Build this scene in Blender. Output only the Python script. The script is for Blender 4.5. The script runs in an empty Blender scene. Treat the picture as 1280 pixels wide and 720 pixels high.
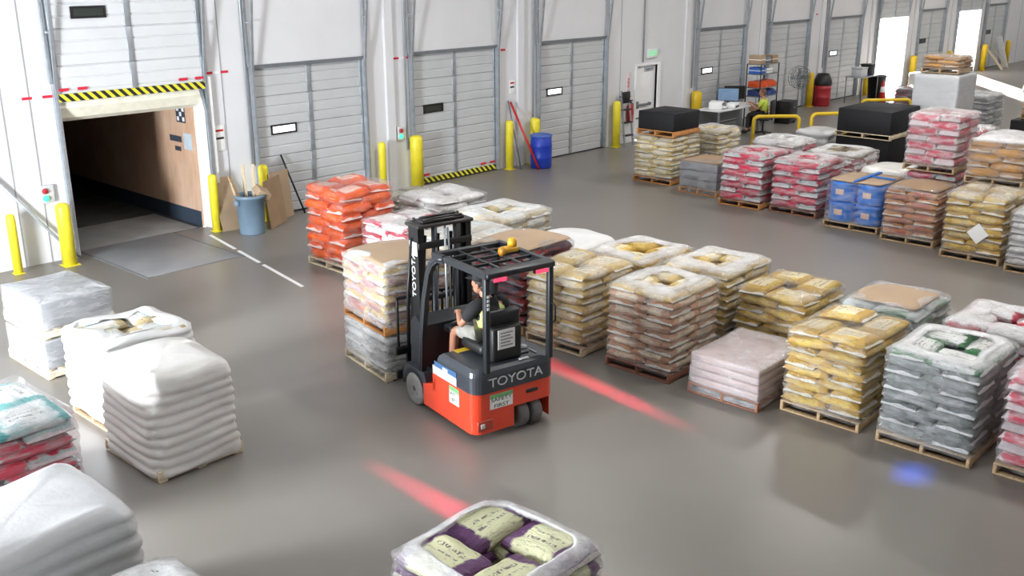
import bpy, bmesh, math, random
from mathutils import Vector, Matrix
PI = math.pi
random.seed(7)
scn = bpy.context.scene
COL = scn.collection

# ------------------------------------------------------------------ materials
def new_mat(name):
    m = bpy.data.materials.new(name); m.use_nodes = True
    nt = m.node_tree
    return m, nt, nt.nodes['Principled BSDF'], nt.nodes['Material Output']

def N(nt, typ, **kw):
    n = nt.nodes.new(typ)
    for k, v in kw.items():
        if k == 'ins':
            for a, b in v.items(): n.inputs[a].default_value = b
        else: setattr(n, k, v)
    return n

def L(nt, a, b): nt.links.new(a, b)

def math_n(nt, op, a, b=None, clamp=False):
    n = nt.nodes.new('ShaderNodeMath'); n.operation = op; n.use_clamp = clamp
    for i, v in enumerate((a, b)):
        if v is None: continue
        if isinstance(v, (int, float)): n.inputs[i].default_value = v
        else: L(nt, v, n.inputs[i])
    return n.outputs[0]

def mix_c(nt, fac, a, b):
    n = nt.nodes.new('ShaderNodeMix'); n.data_type = 'RGBA'
    for s, v in ((n.inputs[0], fac), (n.inputs[6], a), (n.inputs[7], b)):
        if isinstance(v, (int, float)): s.default_value = v
        elif isinstance(v, tuple): s.default_value = (*v[:3], 1)
        else: L(nt, v, s)
    return n.outputs[2]

def noise(nt, coord, scale, detail=3, rough=.5):
    n = N(nt, 'ShaderNodeTexNoise', ins={'Scale': scale, 'Detail': detail, 'Roughness': rough})
    if coord is not None: L(nt, coord, n.inputs['Vector'])
    return n.outputs['Fac']

def ramp(nt, fac, a, b):
    n = nt.nodes.new('ShaderNodeMapRange'); n.clamp = True
    L(nt, fac, n.inputs[0]); n.inputs[1].default_value = a; n.inputs[2].default_value = b
    return n.outputs[0]

def objc(nt): return N(nt, 'ShaderNodeTexCoord').outputs['Object']

def scaled(nt, v, s):
    n = N(nt, 'ShaderNodeMapping'); n.inputs['Scale'].default_value = s; L(nt, v, n.inputs[0]); return n.outputs[0]

def add_bump(nt, bs, h, strength, dist=.01):
    b = N(nt, 'ShaderNodeBump', ins={'Strength': strength, 'Distance': dist}); L(nt, h, b.inputs['Height']); L(nt, b.outputs[0], bs.inputs['Normal'])

_mc = {}
def M(name, col, rough=.5, metal=0., var=.08, scale=6., spec=.5, bump=0., coat=0.):
    if name in _mc: return _mc[name]
    m, nt, bs, out = new_mat(name)
    c = objc(nt); f = noise(nt, c, scale, 4)
    a = tuple(min(1, x * (1 + var)) for x in col); b = tuple(x * (1 - var) for x in col)
    L(nt, mix_c(nt, ramp(nt, f, .3, .7), b, a), bs.inputs['Base Color'])
    bs.inputs['Roughness'].default_value = rough; bs.inputs['Metallic'].default_value = metal
    bs.inputs['Specular IOR Level'].default_value = spec
    bs.inputs['Coat Weight'].default_value = coat; bs.inputs['Coat Roughness'].default_value = .15
    if bump: add_bump(nt, bs, f, bump)
    _mc[name] = m
    return m

def emis(name, col, s):
    if name in _mc: return _mc[name]
    m, nt, bs, out = new_mat(name)
    bs.inputs['Base Color'].default_value = (*col, 1)
    bs.inputs['Emission Color'].default_value = (*col, 1); bs.inputs['Emission Strength'].default_value = s
    _mc[name] = m
    return m

def floor_mat():
    m, nt, bs, out = new_mat('polished_concrete')
    c = objc(nt)
    f1 = noise(nt, c, .35, 5, .6); f2 = noise(nt, c, 2.2, 6, .65); f3 = noise(nt, scaled(nt, c, (1, .25, 1)), 5, 4)
    k = mix_c(nt, ramp(nt, f1, .3, .7), (.186, .168, .149), (.222, .204, .185))
    k = mix_c(nt, math_n(nt, 'MULTIPLY', ramp(nt, f2, .3, .8), .10), k, (.165, .15, .134))
    L(nt, k, bs.inputs['Base Color'])
    r = math_n(nt, 'ADD', math_n(nt, 'MULTIPLY', f1, .10), .29)
    L(nt, r, bs.inputs['Roughness'])
    bs.inputs['Specular IOR Level'].default_value = .55
    add_bump(nt, bs, f1, .05, .004)
    return m

def wood_mat(name, col):
    m, nt, bs, out = new_mat(name)
    c = objc(nt)
    f = noise(nt, scaled(nt, c, (2.5, 14, 14)), 3, 5, .6); g = noise(nt, c, 3, 2)
    k = mix_c(nt, ramp(nt, f, .3, .75), tuple(x * 1.15 for x in col), tuple(x * .62 for x in col))
    k = mix_c(nt, math_n(nt, 'MULTIPLY', ramp(nt, g, .5, .8), .4), k, tuple(x * .7 for x in col))
    L(nt, k, bs.inputs['Base Color']); bs.inputs['Roughness'].default_value = .75
    return m

def plywood_mat():
    m, nt, bs, out = new_mat('plywood_lining')
    c = objc(nt)
    f = noise(nt, scaled(nt, c, (1, 1.6, .35)), 6, 6, .65); g = noise(nt, c, 1.1, 3)
    k = mix_c(nt, ramp(nt, f, .25, .8), (.66, .43, .29), (.50, .30, .19))
    k = mix_c(nt, math_n(nt, 'MULTIPLY', ramp(nt, g, .45, .7), .45), k, (.68, .54, .44))
    L(nt, k, bs.inputs['Base Color']); bs.inputs['Roughness'].default_value = .65
    return m

def hazard_mat():
    m, nt, bs, out = new_mat('hazard_chevrons')
    c = objc(nt); s = N(nt, 'ShaderNodeSeparateXYZ'); L(nt, c, s.inputs[0])
    v = math_n(nt, 'ADD', s.outputs[0], s.outputs[2])
    w = math_n(nt, 'FRACT', math_n(nt, 'MULTIPLY', v, 6.2))
    L(nt, mix_c(nt, math_n(nt, 'GREATER_THAN', w, .5), (.72, .66, .04), (.015, .015, .015)), bs.inputs['Base Color'])
    bs.inputs['Roughness'].default_value = .5
    return m

# printed plastic / paper sack: unit bag space x,y in -.5...5 (x along the sack), z in 0..1
def bag_mat(name, base, accent, label, ink, seam=(.8, .77, .7), rough=.32, accent_at=.24, ink_amt=.5, mix_amt=.6):
    if name in _mc: return _mc[name]
    m, nt, bs, out = new_mat(name)
    c = objc(nt); sp = N(nt, 'ShaderNodeSeparateXYZ'); L(nt, c, sp.inputs[0])
    x, y, z = sp.outputs
    oi = N(nt, 'ShaderNodeObjectInfo').outputs['Random']
    off = N(nt, 'ShaderNodeVectorMath', operation='ADD'); L(nt, c, off.inputs[0])
    cmb = N(nt, 'ShaderNodeCombineXYZ'); r20 = math_n(nt, 'MULTIPLY', oi, 37.)
    for i in range(3): L(nt, r20, cmb.inputs[i])
    L(nt, cmb.outputs[0], off.inputs[1]); cr = off.outputs[0]
    n1 = noise(nt, cr, 3.2, 3); n2 = noise(nt, scaled(nt, cr, (1, 1.6, .4)), 9, 4, .6); n3 = noise(nt, scaled(nt, cr, (44, 12, 1)), 1, 1)
    ax = math_n(nt, 'ABSOLUTE', x); ay = math_n(nt, 'ABSOLUTE', y)
    axw = math_n(nt, 'ADD', ax, math_n(nt, 'MULTIPLY', math_n(nt, 'SUBTRACT', n1, .5), .28))
    k = mix_c(nt, math_n(nt, 'MULTIPLY', ramp(nt, n1, .42, .62), mix_amt), base, accent)
    k = mix_c(nt, ramp(nt, axw, accent_at, accent_at + .04), k, accent)
    # label panel on the broad faces
    lab = math_n(nt, 'MULTIPLY', math_n(nt, 'LESS_THAN', ax, .27), math_n(nt, 'LESS_THAN', ay, .33))
    k = mix_c(nt, math_n(nt, 'MULTIPLY', lab, .75), k, label)
    inkm = math_n(nt, 'MULTIPLY', ramp(nt, n2, .58, .66), math_n(nt, 'LESS_THAN', ax, .3))
    k = mix_c(nt, math_n(nt, 'MULTIPLY', inkm, ink_amt), k, ink)
    # rows of small lettering-like marks on the label
    row = math_n(nt, 'MAXIMUM', math_n(nt, 'LESS_THAN', math_n(nt, 'ABSOLUTE', math_n(nt, 'SUBTRACT', y, .17)), .04), math_n(nt, 'LESS_THAN', math_n(nt, 'ABSOLUTE', math_n(nt, 'ADD', y, .02)), .025))
    let = math_n(nt, 'MULTIPLY', math_n(nt, 'MULTIPLY', row, ramp(nt, n3, .48, .53)), math_n(nt, 'LESS_THAN', ax, .22))
    k = mix_c(nt, math_n(nt, 'MULTIPLY', let, .8), k, ink)
    k = mix_c(nt, math_n(nt, 'GREATER_THAN', ax, .462), k, seam)
    hs = N(nt, 'ShaderNodeHueSaturation'); L(nt, k, hs.inputs['Color'])
    L(nt, math_n(nt, 'ADD', math_n(nt, 'MULTIPLY', oi, .35), .82), hs.inputs['Value'])
    L(nt, hs.outputs[0], bs.inputs['Base Color'])
    bs.inputs['Roughness'].default_value = rough
    cre = noise(nt, scaled(nt, cr, (1, 2.2, .6)), 6, 4, .7)
    add_bump(nt, bs, cre, .8, .045)
    _mc[name] = m
    return m

# clear stretch film: 'film_turns' attribute is how many turns of film lie there
def film_mat(name, col=(.88, .88, .89), gain=1., streak=(1.1, 1.1, 4.5), contrast=.85):
    if name in _mc: return _mc[name]
    m, nt, bs, out = new_mat(name)
    c = objc(nt)
    a = N(nt, 'ShaderNodeAttribute', attribute_name='film_turns').outputs['Fac']
    n1 = noise(nt, scaled(nt, c, streak), 3.2, 5, .65); n2 = noise(nt, scaled(nt, c, (3, 3, 9)), 4, 4, .7)
    v = math_n(nt, 'ADD', a, math_n(nt, 'MULTIPLY', math_n(nt, 'ADD', math_n(nt, 'SUBTRACT', n1, .5), math_n(nt, 'MULTIPLY', math_n(nt, 'SUBTRACT', n2, .5), .6)), contrast))
    v = math_n(nt, 'MULTIPLY', v, gain, True)
    bs.inputs['Base Color'].default_value = (*col, 1); bs.inputs['Roughness'].default_value = .22
    bs.inputs['Specular IOR Level'].default_value = .9
    bp_ = N(nt, 'ShaderNodeBump', ins={'Strength': .6, 'Distance': .04}); L(nt, n2, bp_.inputs['Height']); L(nt, bp_.outputs[0], bs.inputs['Normal'])
    # a thin clear skin: mirror-like where seen at a slant, otherwise it lets the light through
    gl = N(nt, 'ShaderNodeBsdfGlossy', ins={'Roughness': .14, 'Color': (1, 1, 1, 1)}); L(nt, bp_.outputs[0], gl.inputs['Normal'])
    fr = N(nt, 'ShaderNodeFresnel', ins={'IOR': 1.65}); L(nt, bp_.outputs[0], fr.inputs['Normal'])
    tr = N(nt, 'ShaderNodeBsdfTransparent'); skin_ = N(nt, 'ShaderNodeMixShader'); mx = N(nt, 'ShaderNodeMixShader')
    L(nt, math_n(nt, 'MULTIPLY', fr.outputs[0], .35, True), skin_.inputs[0]); L(nt, tr.outputs[0], skin_.inputs[1]); L(nt, gl.outputs[0], skin_.inputs[2])
    L(nt, v, mx.inputs[0]); L(nt, skin_.outputs[0], mx.inputs[1]); L(nt, bs.outputs[0], mx.inputs[2]); L(nt, mx.outputs[0], out.inputs[0])
    _mc[name] = m
    return m

# milky, many-turned film that hides what is below it
def milky_mat(name, col, rough=.3, tint=None):
    if name in _mc: return _mc[name]
    m, nt, bs, out = new_mat(name)
    c = objc(nt)
    n1 = noise(nt, scaled(nt, c, (1.2, 1.2, 4)), 3, 5, .6); n2 = noise(nt, scaled(nt, c, (2, 2, 6)), 5, 5, .7)
    k = mix_c(nt, ramp(nt, n1, .3, .75), tuple(x * .84 for x in col), col)
    if tint: k = mix_c(nt, math_n(nt, 'MULTIPLY', ramp(nt, noise(nt, c, 2.4, 3), .5, .72), .45), k, tint)
    L(nt, k, bs.inputs['Base Color']); bs.inputs['Roughness'].default_value = rough
    bs.inputs['Specular IOR Level'].default_value = .6
    add_bump(nt, bs, n2, .3, .02)
    _mc[name] = m
    return m

WALLM = M('white_wall_paint', (.69, .69, .705), .55, var=.025, scale=1.2)
CEILM = M('white_ceiling_paint', (.72, .72, .72), .7, var=.02, scale=1)
FLOORM = floor_mat()
DOORM = M('door_panel_paint', (.52, .532, .537), .42, var=.035, scale=2)
DOORLIT = M('lit_door_paint', (.66, .67, .68), .42, var=.03, scale=2)  # first door only: bright light on its leaf put into a lighter paint
STEEL = M('galvanised_steel', (.40, .43, .46), .4, .6, var=.12, scale=8)
DARKST = M('grey_steel', (.20, .215, .23), .45, .4, var=.1, scale=8)
YEL = M('yellow_paint', (.78, .66, .035), .42, var=.06, scale=5)
YELO = M('golden_yellow_paint', (.74, .50, .02), .42, var=.06, scale=5)
BLACK = M('black_plastic', (.008, .008, .009), .45, var=.15)
DKGREY = M('charcoal_paint', (.036, .042, .052), .36, var=.06, coat=.15)
DKGREY2 = M('dark_frame_paint', (.013, .016, .02), .42, var=.08)
RED = M('orange_red_paint', (.72, .055, .018), .32, var=.04, coat=.4)
REDP = M('red_paint', (.5, .02, .015), .4)
CARD = M('cardboard', (.40, .285, .185), .8, var=.07, scale=2)
CARD2 = M('brown_cardboard', (.33, .215, .125), .8, var=.1, scale=3)
WOOD = wood_mat('pallet_wood', (.50, .35, .20))
WOODR = wood_mat('red_brown_pallet_wood', (.30, .13, .08))
WOODP = wood_mat('pale_pallet_wood', (.66, .55, .38))
WOODO = wood_mat('orange_pallet_wood', (.55, .24, .07))
PLY = plywood_mat()
HAZ = hazard_mat()
RUBBER = M('grey_tyre_rubber', (.13, .125, .12), .7, var=.15, bump=.2)
RUBBERL = M('pale_tyre_rubber', (.24, .23, .22), .7, var=.12, bump=.2)
PAPER = M('white_paper', (.82, .82, .80), .6, var=.02)
SKIN = M('skin', (.42, .20, .125), .5, var=.05)
CLEAR = film_mat('clear_stretch_film')
MILKY = milky_mat('white_stretch_film', (.80, .80, .80))
MILKYG = milky_mat('grey_white_stretch_film', (.62, .625, .63))
MILKYW = milky_mat('warm_white_cover_film', (.74, .725, .69))

# ------------------------------------------------------------------ mesh builder
class MB:
    def __init__(s): s.v = []; s.f = []; s.mi = []; s.sm = []; s.cur = 0; s.tf = Matrix.Identity(4)
    def add(s, vs, fs, smooth=False):
        b = len(s.v)
        s.v += [tuple(s.tf @ Vector(p)) for p in vs]
        for f in fs: s.f.append([i + b for i in f]); s.mi.append(s.cur); s.sm.append(smooth)
        return s
    def mat(s, i): s.cur = i; return s
    def at(s, m=None): s.tf = m or Matrix.Identity(4); return s
    def box(s, x0, x1, y0, y1, z0, z1):
        vs = [(x, y, z) for z in (z0, z1) for y in (y0, y1) for x in (x0, x1)]
        return s.add(vs, [(0, 2, 3, 1), (4, 5, 7, 6), (0, 1, 5, 4), (2, 6, 7, 3), (0, 4, 6, 2), (1, 3, 7, 5)])
    def rbox(s, x0, x1, y0, y1, z0, z1, r=.02, seg=2):
        bm = bmesh.new(); bmesh.ops.create_cube(bm, size=1)
        for v in bm.verts: v.co = Vector(((x0 + x1) / 2 + v.co.x * (x1 - x0), (y0 + y1) / 2 + v.co.y * (y1 - y0), (z0 + z1) / 2 + v.co.z * (z1 - z0)))
        r = min(r, .49 * min(x1 - x0, y1 - y0, z1 - z0))
        bmesh.ops.bevel(bm, geom=bm.edges[:], offset=r, segments=seg, affect='EDGES', profile=.5)
        bm.verts.index_update()
        s.add([v.co[:] for v in bm.verts], [[v.index for v in f.verts] for f in bm.faces], True); bm.free(); return s
    def tube(s, pts, r, n=10, cap=True, rs=None):
        pts = [Vector(p) for p in pts]; vs = []; fs = []; prev = None
        for i, p in enumerate(pts):
            t = (pts[min(i + 1, len(pts) - 1)] - pts[max(i - 1, 0)]).normalized()
            if prev is None: a = t.orthogonal().normalized()
            else: a = (prev - t * prev.dot(t)).normalized()
            prev = a; b = t.cross(a); rr = rs[i] if rs else r
            for k in range(n):
                q = 2 * PI * k / n; vs.append(tuple(p + (a * math.cos(q) + b * math.sin(q)) * rr))
        for i in range(len(pts) - 1):
            for k in range(n): fs.append((i * n + k, i * n + (k + 1) % n, (i + 1) * n + (k + 1) % n, (i + 1) * n + k))
        if cap: fs.append(tuple(range(n - 1, -1, -1))); fs.append(tuple(range((len(pts) - 1) * n, len(pts) * n)))
        return s.add(vs, fs, True)
    def bar(s, p, q, w, h, up=(0, 0, 1)):
        p = Vector(p); q = Vector(q); t = (q - p).normalized(); u = Vector(up)
        if abs(t.dot(u)) > .98: u = Vector((1, 0, 0))
        a = t.cross(u).normalized(); b = a.cross(t)
        vs = [tuple(c + a * i * w / 2 + b * j * h / 2) for c in (p, q) for i, j in ((-1, -1), (1, -1), (1, 1), (-1, 1))]
        return s.add(vs, [(0, 1, 2, 3), (7, 6, 5, 4), (0, 4, 5, 1), (1, 5, 6, 2), (2, 6, 7, 3), (3, 7, 4, 0)])
    def lathe(s, prof, n=24, c=(0, 0, 0), ax=None):
        vs = []; fs = []
        for r, z in prof:
            for k in range(n): q = 2 * PI * k / n; vs.append((r * math.cos(q), r * math.sin(q), z))
        for i in range(len(prof) - 1):
            for k in range(n): fs.append((i * n + k, i * n + (k + 1) % n, (i + 1) * n + (k + 1) % n, (i + 1) * n + k))
        fs.append(tuple(range(n - 1, -1, -1))); fs.append(tuple(range((len(prof) - 1) * n, len(prof) * n)))
        m = Matrix.Translation(c)
        if ax is not None: m = m @ Vector((0, 0, 1)).rotation_difference(Vector(ax)).to_matrix().to_4x4()
        return s.add([tuple(m @ Vector(p)) for p in vs], fs, True)
    def prism(s, outline, z0, z1, axis='z', smooth=False):
        n = len(outline)
        def P(a, b, c): return (a, b, c) if axis == 'z' else ((c, a, b) if axis == 'x' else (a, c, b))
        vs = [P(a, b, z0) for a, b in outline] + [P(a, b, z1) for a, b in outline]
        fs = [tuple(range(n - 1, -1, -1)), tuple(range(n, 2 * n))] + [(i, (i + 1) % n, n + (i + 1) % n, n + i) for i in range(n)]
        return s.add(vs, fs, smooth)
    def ball(s, c, r, n=14, m=9):
        if not isinstance(r, (tuple, list)): r = (r, r, r)
        vs = []; fs = []
        for i in range(m + 1):
            t = PI * i / m
            for k in range(n):
                q = 2 * PI * k / n; vs.append((c[0] + r[0] * math.sin(t) * math.cos(q), c[1] + r[1] * math.sin(t) * math.sin(q), c[2] - r[2] * math.cos(t)))
        for i in range(m):
            for k in range(n): fs.append((i * n + k, i * n + (k + 1) % n, (i + 1) * n + (k + 1) % n, (i + 1) * n + k))
        return s.add(vs, fs, True)
    def mesh(s, name, mats):
        me = bpy.data.meshes.new(name); me.from_pydata(s.v, [], s.f); me.validate(); me.update()
        for m in (mats if isinstance(mats, (list, tuple)) else [mats]): me.materials.append(m)
        if len(me.polygons) == len(s.f):
            me.polygons.foreach_set('material_index', s.mi); me.polygons.foreach_set('use_smooth', s.sm)
        bm = bmesh.new(); bm.from_mesh(me); bmesh.ops.remove_doubles(bm, verts=bm.verts, dist=1e-6); bmesh.ops.recalc_face_normals(bm, faces=bm.faces); bm.to_mesh(me); bm.free()
        return me
    def build(s, name, mats, parent=None, loc=None, label=None):
        return link(name, s.mesh(name, mats), parent, loc, label)

def link(name, data, parent=None, loc=None, label=None):
    o = bpy.data.objects.new(name, data); COL.objects.link(o)
    if parent: o.parent = parent
    if loc: o.location = loc
    if label: o['label'] = label
    return o

def tag(o, label, cat, group=None, kind=None):
    o['label'] = label; o['category'] = cat
    if group: o['group'] = group
    if kind: o['kind'] = kind
    return o

def thing(name, label, cat, loc=(0, 0, 0), rz=0, group=None):
    o = link(name, None, None, loc); o.rotation_euler = (0, 0, rz); o.empty_display_size = .1
    return tag(o, label, cat, group)

def struct(o): o['kind'] = 'structure'; return o

def dup(root, loc, rz, label, group=None):
    r = root.copy(); COL.objects.link(r); r.location = loc; r.rotation_euler = (0, 0, rz); r['label'] = label
    if group: r['group'] = group
    for ch in list(root.children):
        c = ch.copy(); COL.objects.link(c); c.parent = r
        for g in list(ch.children):
            d = g.copy(); COL.objects.link(d); d.parent = c
    return r

def text_mesh(body, size, mat, extrude=.004):
    cu = bpy.data.curves.new('lettering', 'FONT'); cu.body = body; cu.size = size; cu.extrude = extrude
    cu.align_x = 'CENTER'; cu.align_y = 'CENTER'
    o = bpy.data.objects.new('lettering_source', cu); COL.objects.link(o)
    dg = bpy.context.evaluated_depsgraph_get(); dg.update()
    me = bpy.data.meshes.new_from_object(o.evaluated_get(dg)); me.materials.clear(); me.materials.append(mat)
    bpy.data.objects.remove(o); bpy.data.curves.remove(cu)
    return me

# ------------------------------------------------------------------ setting
X0, X1, YF, ZC = -3.0, 64.0, -27.0, 8.2
DH, DW = 3.05, 2.84
DX = [7.42, 11.28, 15.45, 19.80, 27.17, 31.55, 35.81, 40.10, 44.24, 48.55, 52.28]
MDX = (24.12, 25.16); MDH = 2.15
OPEN = {1, 8, 10}

fl = MB().box(X0, X1, YF, .25, -.2, 0).build('floor', FLOORM); struct(fl)
ce = MB().box(X0, X1, YF, .25, ZC, ZC + .2).build('ceiling', CEILM); struct(ce)
holes = sorted([(x, x + DW, DH) for x in DX] + [(MDX[0], MDX[1], MDH)])
w = MB(); px = X0
for a, b, h in holes:
    w.box(px, a, 0, .25, 0, ZC); w.box(a, b, 0, .25, h, ZC); px = b
w.box(px, X1, 0, .25, 0, ZC)
struct(w.build('wall_back', WALLM))
w = MB(); LY0, LY1, LZ = -7.9, -5.9, 3.4
w.box(X0 - .25, X0, YF, LY0, 0, ZC).box(X0 - .25, X0, LY1, .25, 0, ZC).box(X0 - .25, X0, LY0, LY1, LZ, ZC)
struct(w.build('wall_left', WALLM))
struct(MB().box(X1, X1 + .25, YF, .25, 0, ZC).build('wall_right', WALLM))
struct(MB().box(X0, X1, YF - .25, YF, 0, ZC).build('wall_front', WALLM))
yard = MB().box(-30, 110, .26, 60, -1.25, -1.15).build('outdoor_ground', M('pale_yard_concrete', (.62, .61, .59), .8)); struct(yard)
struct(MB().box(DX[7] - 1, DX[10] - .5, .25, 6, -.15, -.01).build('outdoor_dock_slab', M('pale_yard_concrete', (.62, .61, .59), .8)))

tn = [0]
def trim(mb, mat):
    tn[0] += 1
    return struct(mb.build('trim_%d' % tn[0], mat))

JOINT = M('panel_joint_grey', (.35, .35, .36), .8)  # even grey of the thin panel joint strips
PIPE = M('conduit_grey', (.36, .38, .40), .4, .3)
# vertical panel joints, pilaster edges and conduits on the dock wall
for x in (6.55, 7.0, 10.66, 14.95, 19.15, 23.35, 26.7, 31.0, 35.3, 39.5, 43.7, 47.9, 55.6, 57.5, 59.6):
    trim(MB().box(x - .012, x + .012, -.006, .01, 0, ZC), JOINT)
for x, z0 in ((11.17, 1.1), (15.30, .9), (19.62, 1.2), (24.38, 2.25), (26.98, 1.3), (35.62, 1.3), (31.4, 1.0), (39.95, 1.), (52.1, 1.)):
    trim(MB().tube([(x, -.04, z0), (x, -.04, ZC)], .022, 8), PIPE)
for x0 in (14.72, 19.02, 31.0, 35.3, 39.5, 43.7, 47.9, 26.5):     # shallow white columns between the doors
    trim(MB().box(x0, x0 + .22, -.07, .005, 0, ZC), WALLM)
trim(MB().tube([(6.12, -.06, 1.75), (7.1, -.10, .42), (7.45, -.14, 0)], .025, 8), PIPE)
# red and white reflective strips
TAPER = M('red_reflective_tape', (.62, .02, .05), .35); TAPEW = M('white_reflective_tape', (.8, .8, .8), .35)
def tape(x0, n, z, y=-.005):
    b = MB()
    for i in range(n): b.mat(i % 2).box(x0 + i * .17, x0 + (i + 1) * .17, y - .004, y, z, z + .045)
    trim(b, [TAPER, TAPEW])
tape(6.88, 3, 2.82); tape(10.30, 3, 2.98); tape(14.98, 3, 2.95); tape(18.45, 2, 2.93); tape(31.1, 3, 3.15); tape(34.5, 3, 3.2)
# floor marking strips near the first dock
white_paint = M('white_floor_tape', (.85, .85, .85), .5, var=.04)
for y0, y1 in ((-1.65, -.42), (-2.75, -1.8), (-4.45, -2.9)):
    b = MB(); fx = lambda y: 9.83 + (y + .4) * .19
    b.prism([(fx(y0), y0), (fx(y0) + .065, y0), (fx(y1) + .065, y1), (fx(y1), y1)], .0005, .004); trim(b, white_paint)

# --- dock doors
def door_leaf(root, h0, w, zoff, pm, win=None, winlit=False, hazard=False, nsec=5, y=.06):
    sh = DH / nsec
    for i in range(nsec):
        b = MB(); z0 = zoff + i * sh
        prof = [(y, z0)]
        nr = 3
        for k in range(nr):
            a = z0 + sh * k / nr; c = z0 + sh * (k + 1) / nr
            prof += [(y - .03, a + .022), (y - .03, c - .022), (y - .012, c - .004 if k < nr - 1 else c - .006)]
        prof += [(y, z0 + sh), (y + .04, z0 + sh), (y + .04, z0)]
        for xa, xb in ((h0 + .02, h0 + w / 2 - .05), (h0 + w / 2 + .05, h0 + w - .02)):
            b.prism(prof, xa, xb, 'x')
        b.build('door_section', pm, root)
    for xc, ww in ((h0 + w / 2, .11), (h0 + .05, .07), (h0 + w - .05, .07)):
        b = MB()
        for i in range(nsec):
            b.rbox(xc - ww / 2, xc + ww / 2, y - .05, y + .04, zoff + i * sh + .002, zoff + (i + 1) * sh - .002, .005)
        b.build('stile', STEEL, root)
    if win:
        wx, wz = win
        fr = MB(); W, H = .62, .2; t = .035
        fr.box(wx, wx + W, y - .055, y - .02, wz, wz + t).box(wx, wx + W, y - .055, y - .02, wz + H - t, wz + H).box(wx, wx + t, y - .055, y - .02, wz + t, wz + H - t).box(wx + W - t, wx + W, y - .055, y - .02, wz + t, wz + H - t)
        fo = fr.build('window_frame', BLACK, root)
        MB().box(wx + t, wx + W - t, y - .04, y - .035, wz + t, wz + H - t).build('pane', emis('daylit_window', (1, 1, 1), 2.2) if winlit else M('dark_pane', (.035, .04, .035), .12), fo)
    if hazard:
        MB().box(h0 + .03, h0 + w - .03, y - .058, y - .03, zoff + .02, zoff + .15).build('hazard_strip', HAZ, root)
        b = MB()
        for xr in (h0 + .05, h0 + .38, h0 + w - .55, h0 + w - .22): b.box(xr, xr + .17, y - .056, y - .034, zoff + .20, zoff + .245)
        b.build('reflective_tape', TAPER, root)

def tracks(root, x, w, topz=ZC - .5):
    for s, xe in ((-1, x), (1, x + w)):
        b = MB()
        b.box(xe - .03, xe + .03, -.10, .0, .02, DH)                    # wall angle
        b.bar((xe + s * .04, -.06, DH), (xe + s * .04, -.03, topz), .045, .05)   # angle above the door
        b.bar((xe - s * .01, -.10, .2), (xe - s * .01, -.10, DH - .1), .03, .045)
        b.bar((xe - s * .01, -.10, DH - .1), (xe - s * .01, -.62, topz), .04, .05)  # lift track leaning off the wall
        for z in (3.9, 4.9, 5.9):
            f = (z - DH + .1) / (topz - DH + .1)
            b.bar((xe - s * .01, -.10 - .52 * f, z), (xe + s * .04, 0, z), .03, .03)
        b.build('door_track', STEEL, root)

spec = {1: dict(win=(7.42 + .42, 4.10), winlit=False, hazard=True, pm=DOORLIT), 2: dict(win=(11.28 + .42, 1.66), winlit=True), 3: dict(win=(15.45 + .42, 1.66), hazard=True),
        4: dict(win=(19.8 + .42, 1.66), winlit=True), 5: dict(win=(27.17 + .42, 1.66), winlit=True), 6: {}, 7: dict(win=(35.81 + .42, 1.66), winlit=True),
        8: {}, 9: dict(win=(44.24 + .42, 1.66)), 10: {}, 11: dict(win=(52.28 + .42, 1.66))}
for i, x in enumerate(DX, 1):
    sp = dict(spec[i]); pm = sp.pop('pm', DOORM)
    root = link('door_%d' % i, None, None, (0, 0, 0)); struct(root)
    zo = 0.0; y = .06
    if i == 1: zo = 2.72; y = -.06
    elif i in OPEN: zo = 2.86; y = -.06
    door_leaf(root, x, DW, zo, pm, y=y, **sp)
    tracks(root, x, DW)
    if i not in OPEN:
        MB().box(x - .02, x + DW + .02, -.05, .04, DH - .04, DH + .03).build('header_seal', DARKST, root)
        MB().box(x, x + DW, .0, .05, 0, .03).build('bottom_seal', BLACK, root)

# --- personnel door with panic bar, exit sign
root = link('door_12', None, None, (0, 0, 0)); struct(root)
fr = MB(); a, b_ = MDX
WHITEP = M('white_gloss_paint', (.86, .86, .86), .4, var=.01)
fr.box(a - .06, a, -.03, .2, 0, MDH + .06).box(b_, b_ + .12, -.05, .2, 0, MDH + .06).box(a, b_, -.03, .2, MDH, MDH + .06)
fr.build('door_frame', WHITEP, root)
dl = MB(); dl.rbox(a + .01, b_ - .01, .06, .11, .01, MDH - .01, .008).build('door_leaf', WHITEP, root)
pb = MB(); pb.rbox(a + .06, b_ - .3, -.03, .02, 1.0, 1.06, .012).rbox(a + .03, a + .15, -.02, .06, .94, 1.14, .01).box(b_ - .34, b_ - .28, -.02, .06, .99, 1.07)
pb.build('panic_bar', DARKST, root)
MB().box(a + .02, b_ - .17, .048, .06, .62, .66).build('kick_rail', DARKST, root)
MB().rbox(a + .45, b_ - .2, -.01, .06, MDH - .14, MDH - .06, .012).build('door_closer', STEEL, root)

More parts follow.
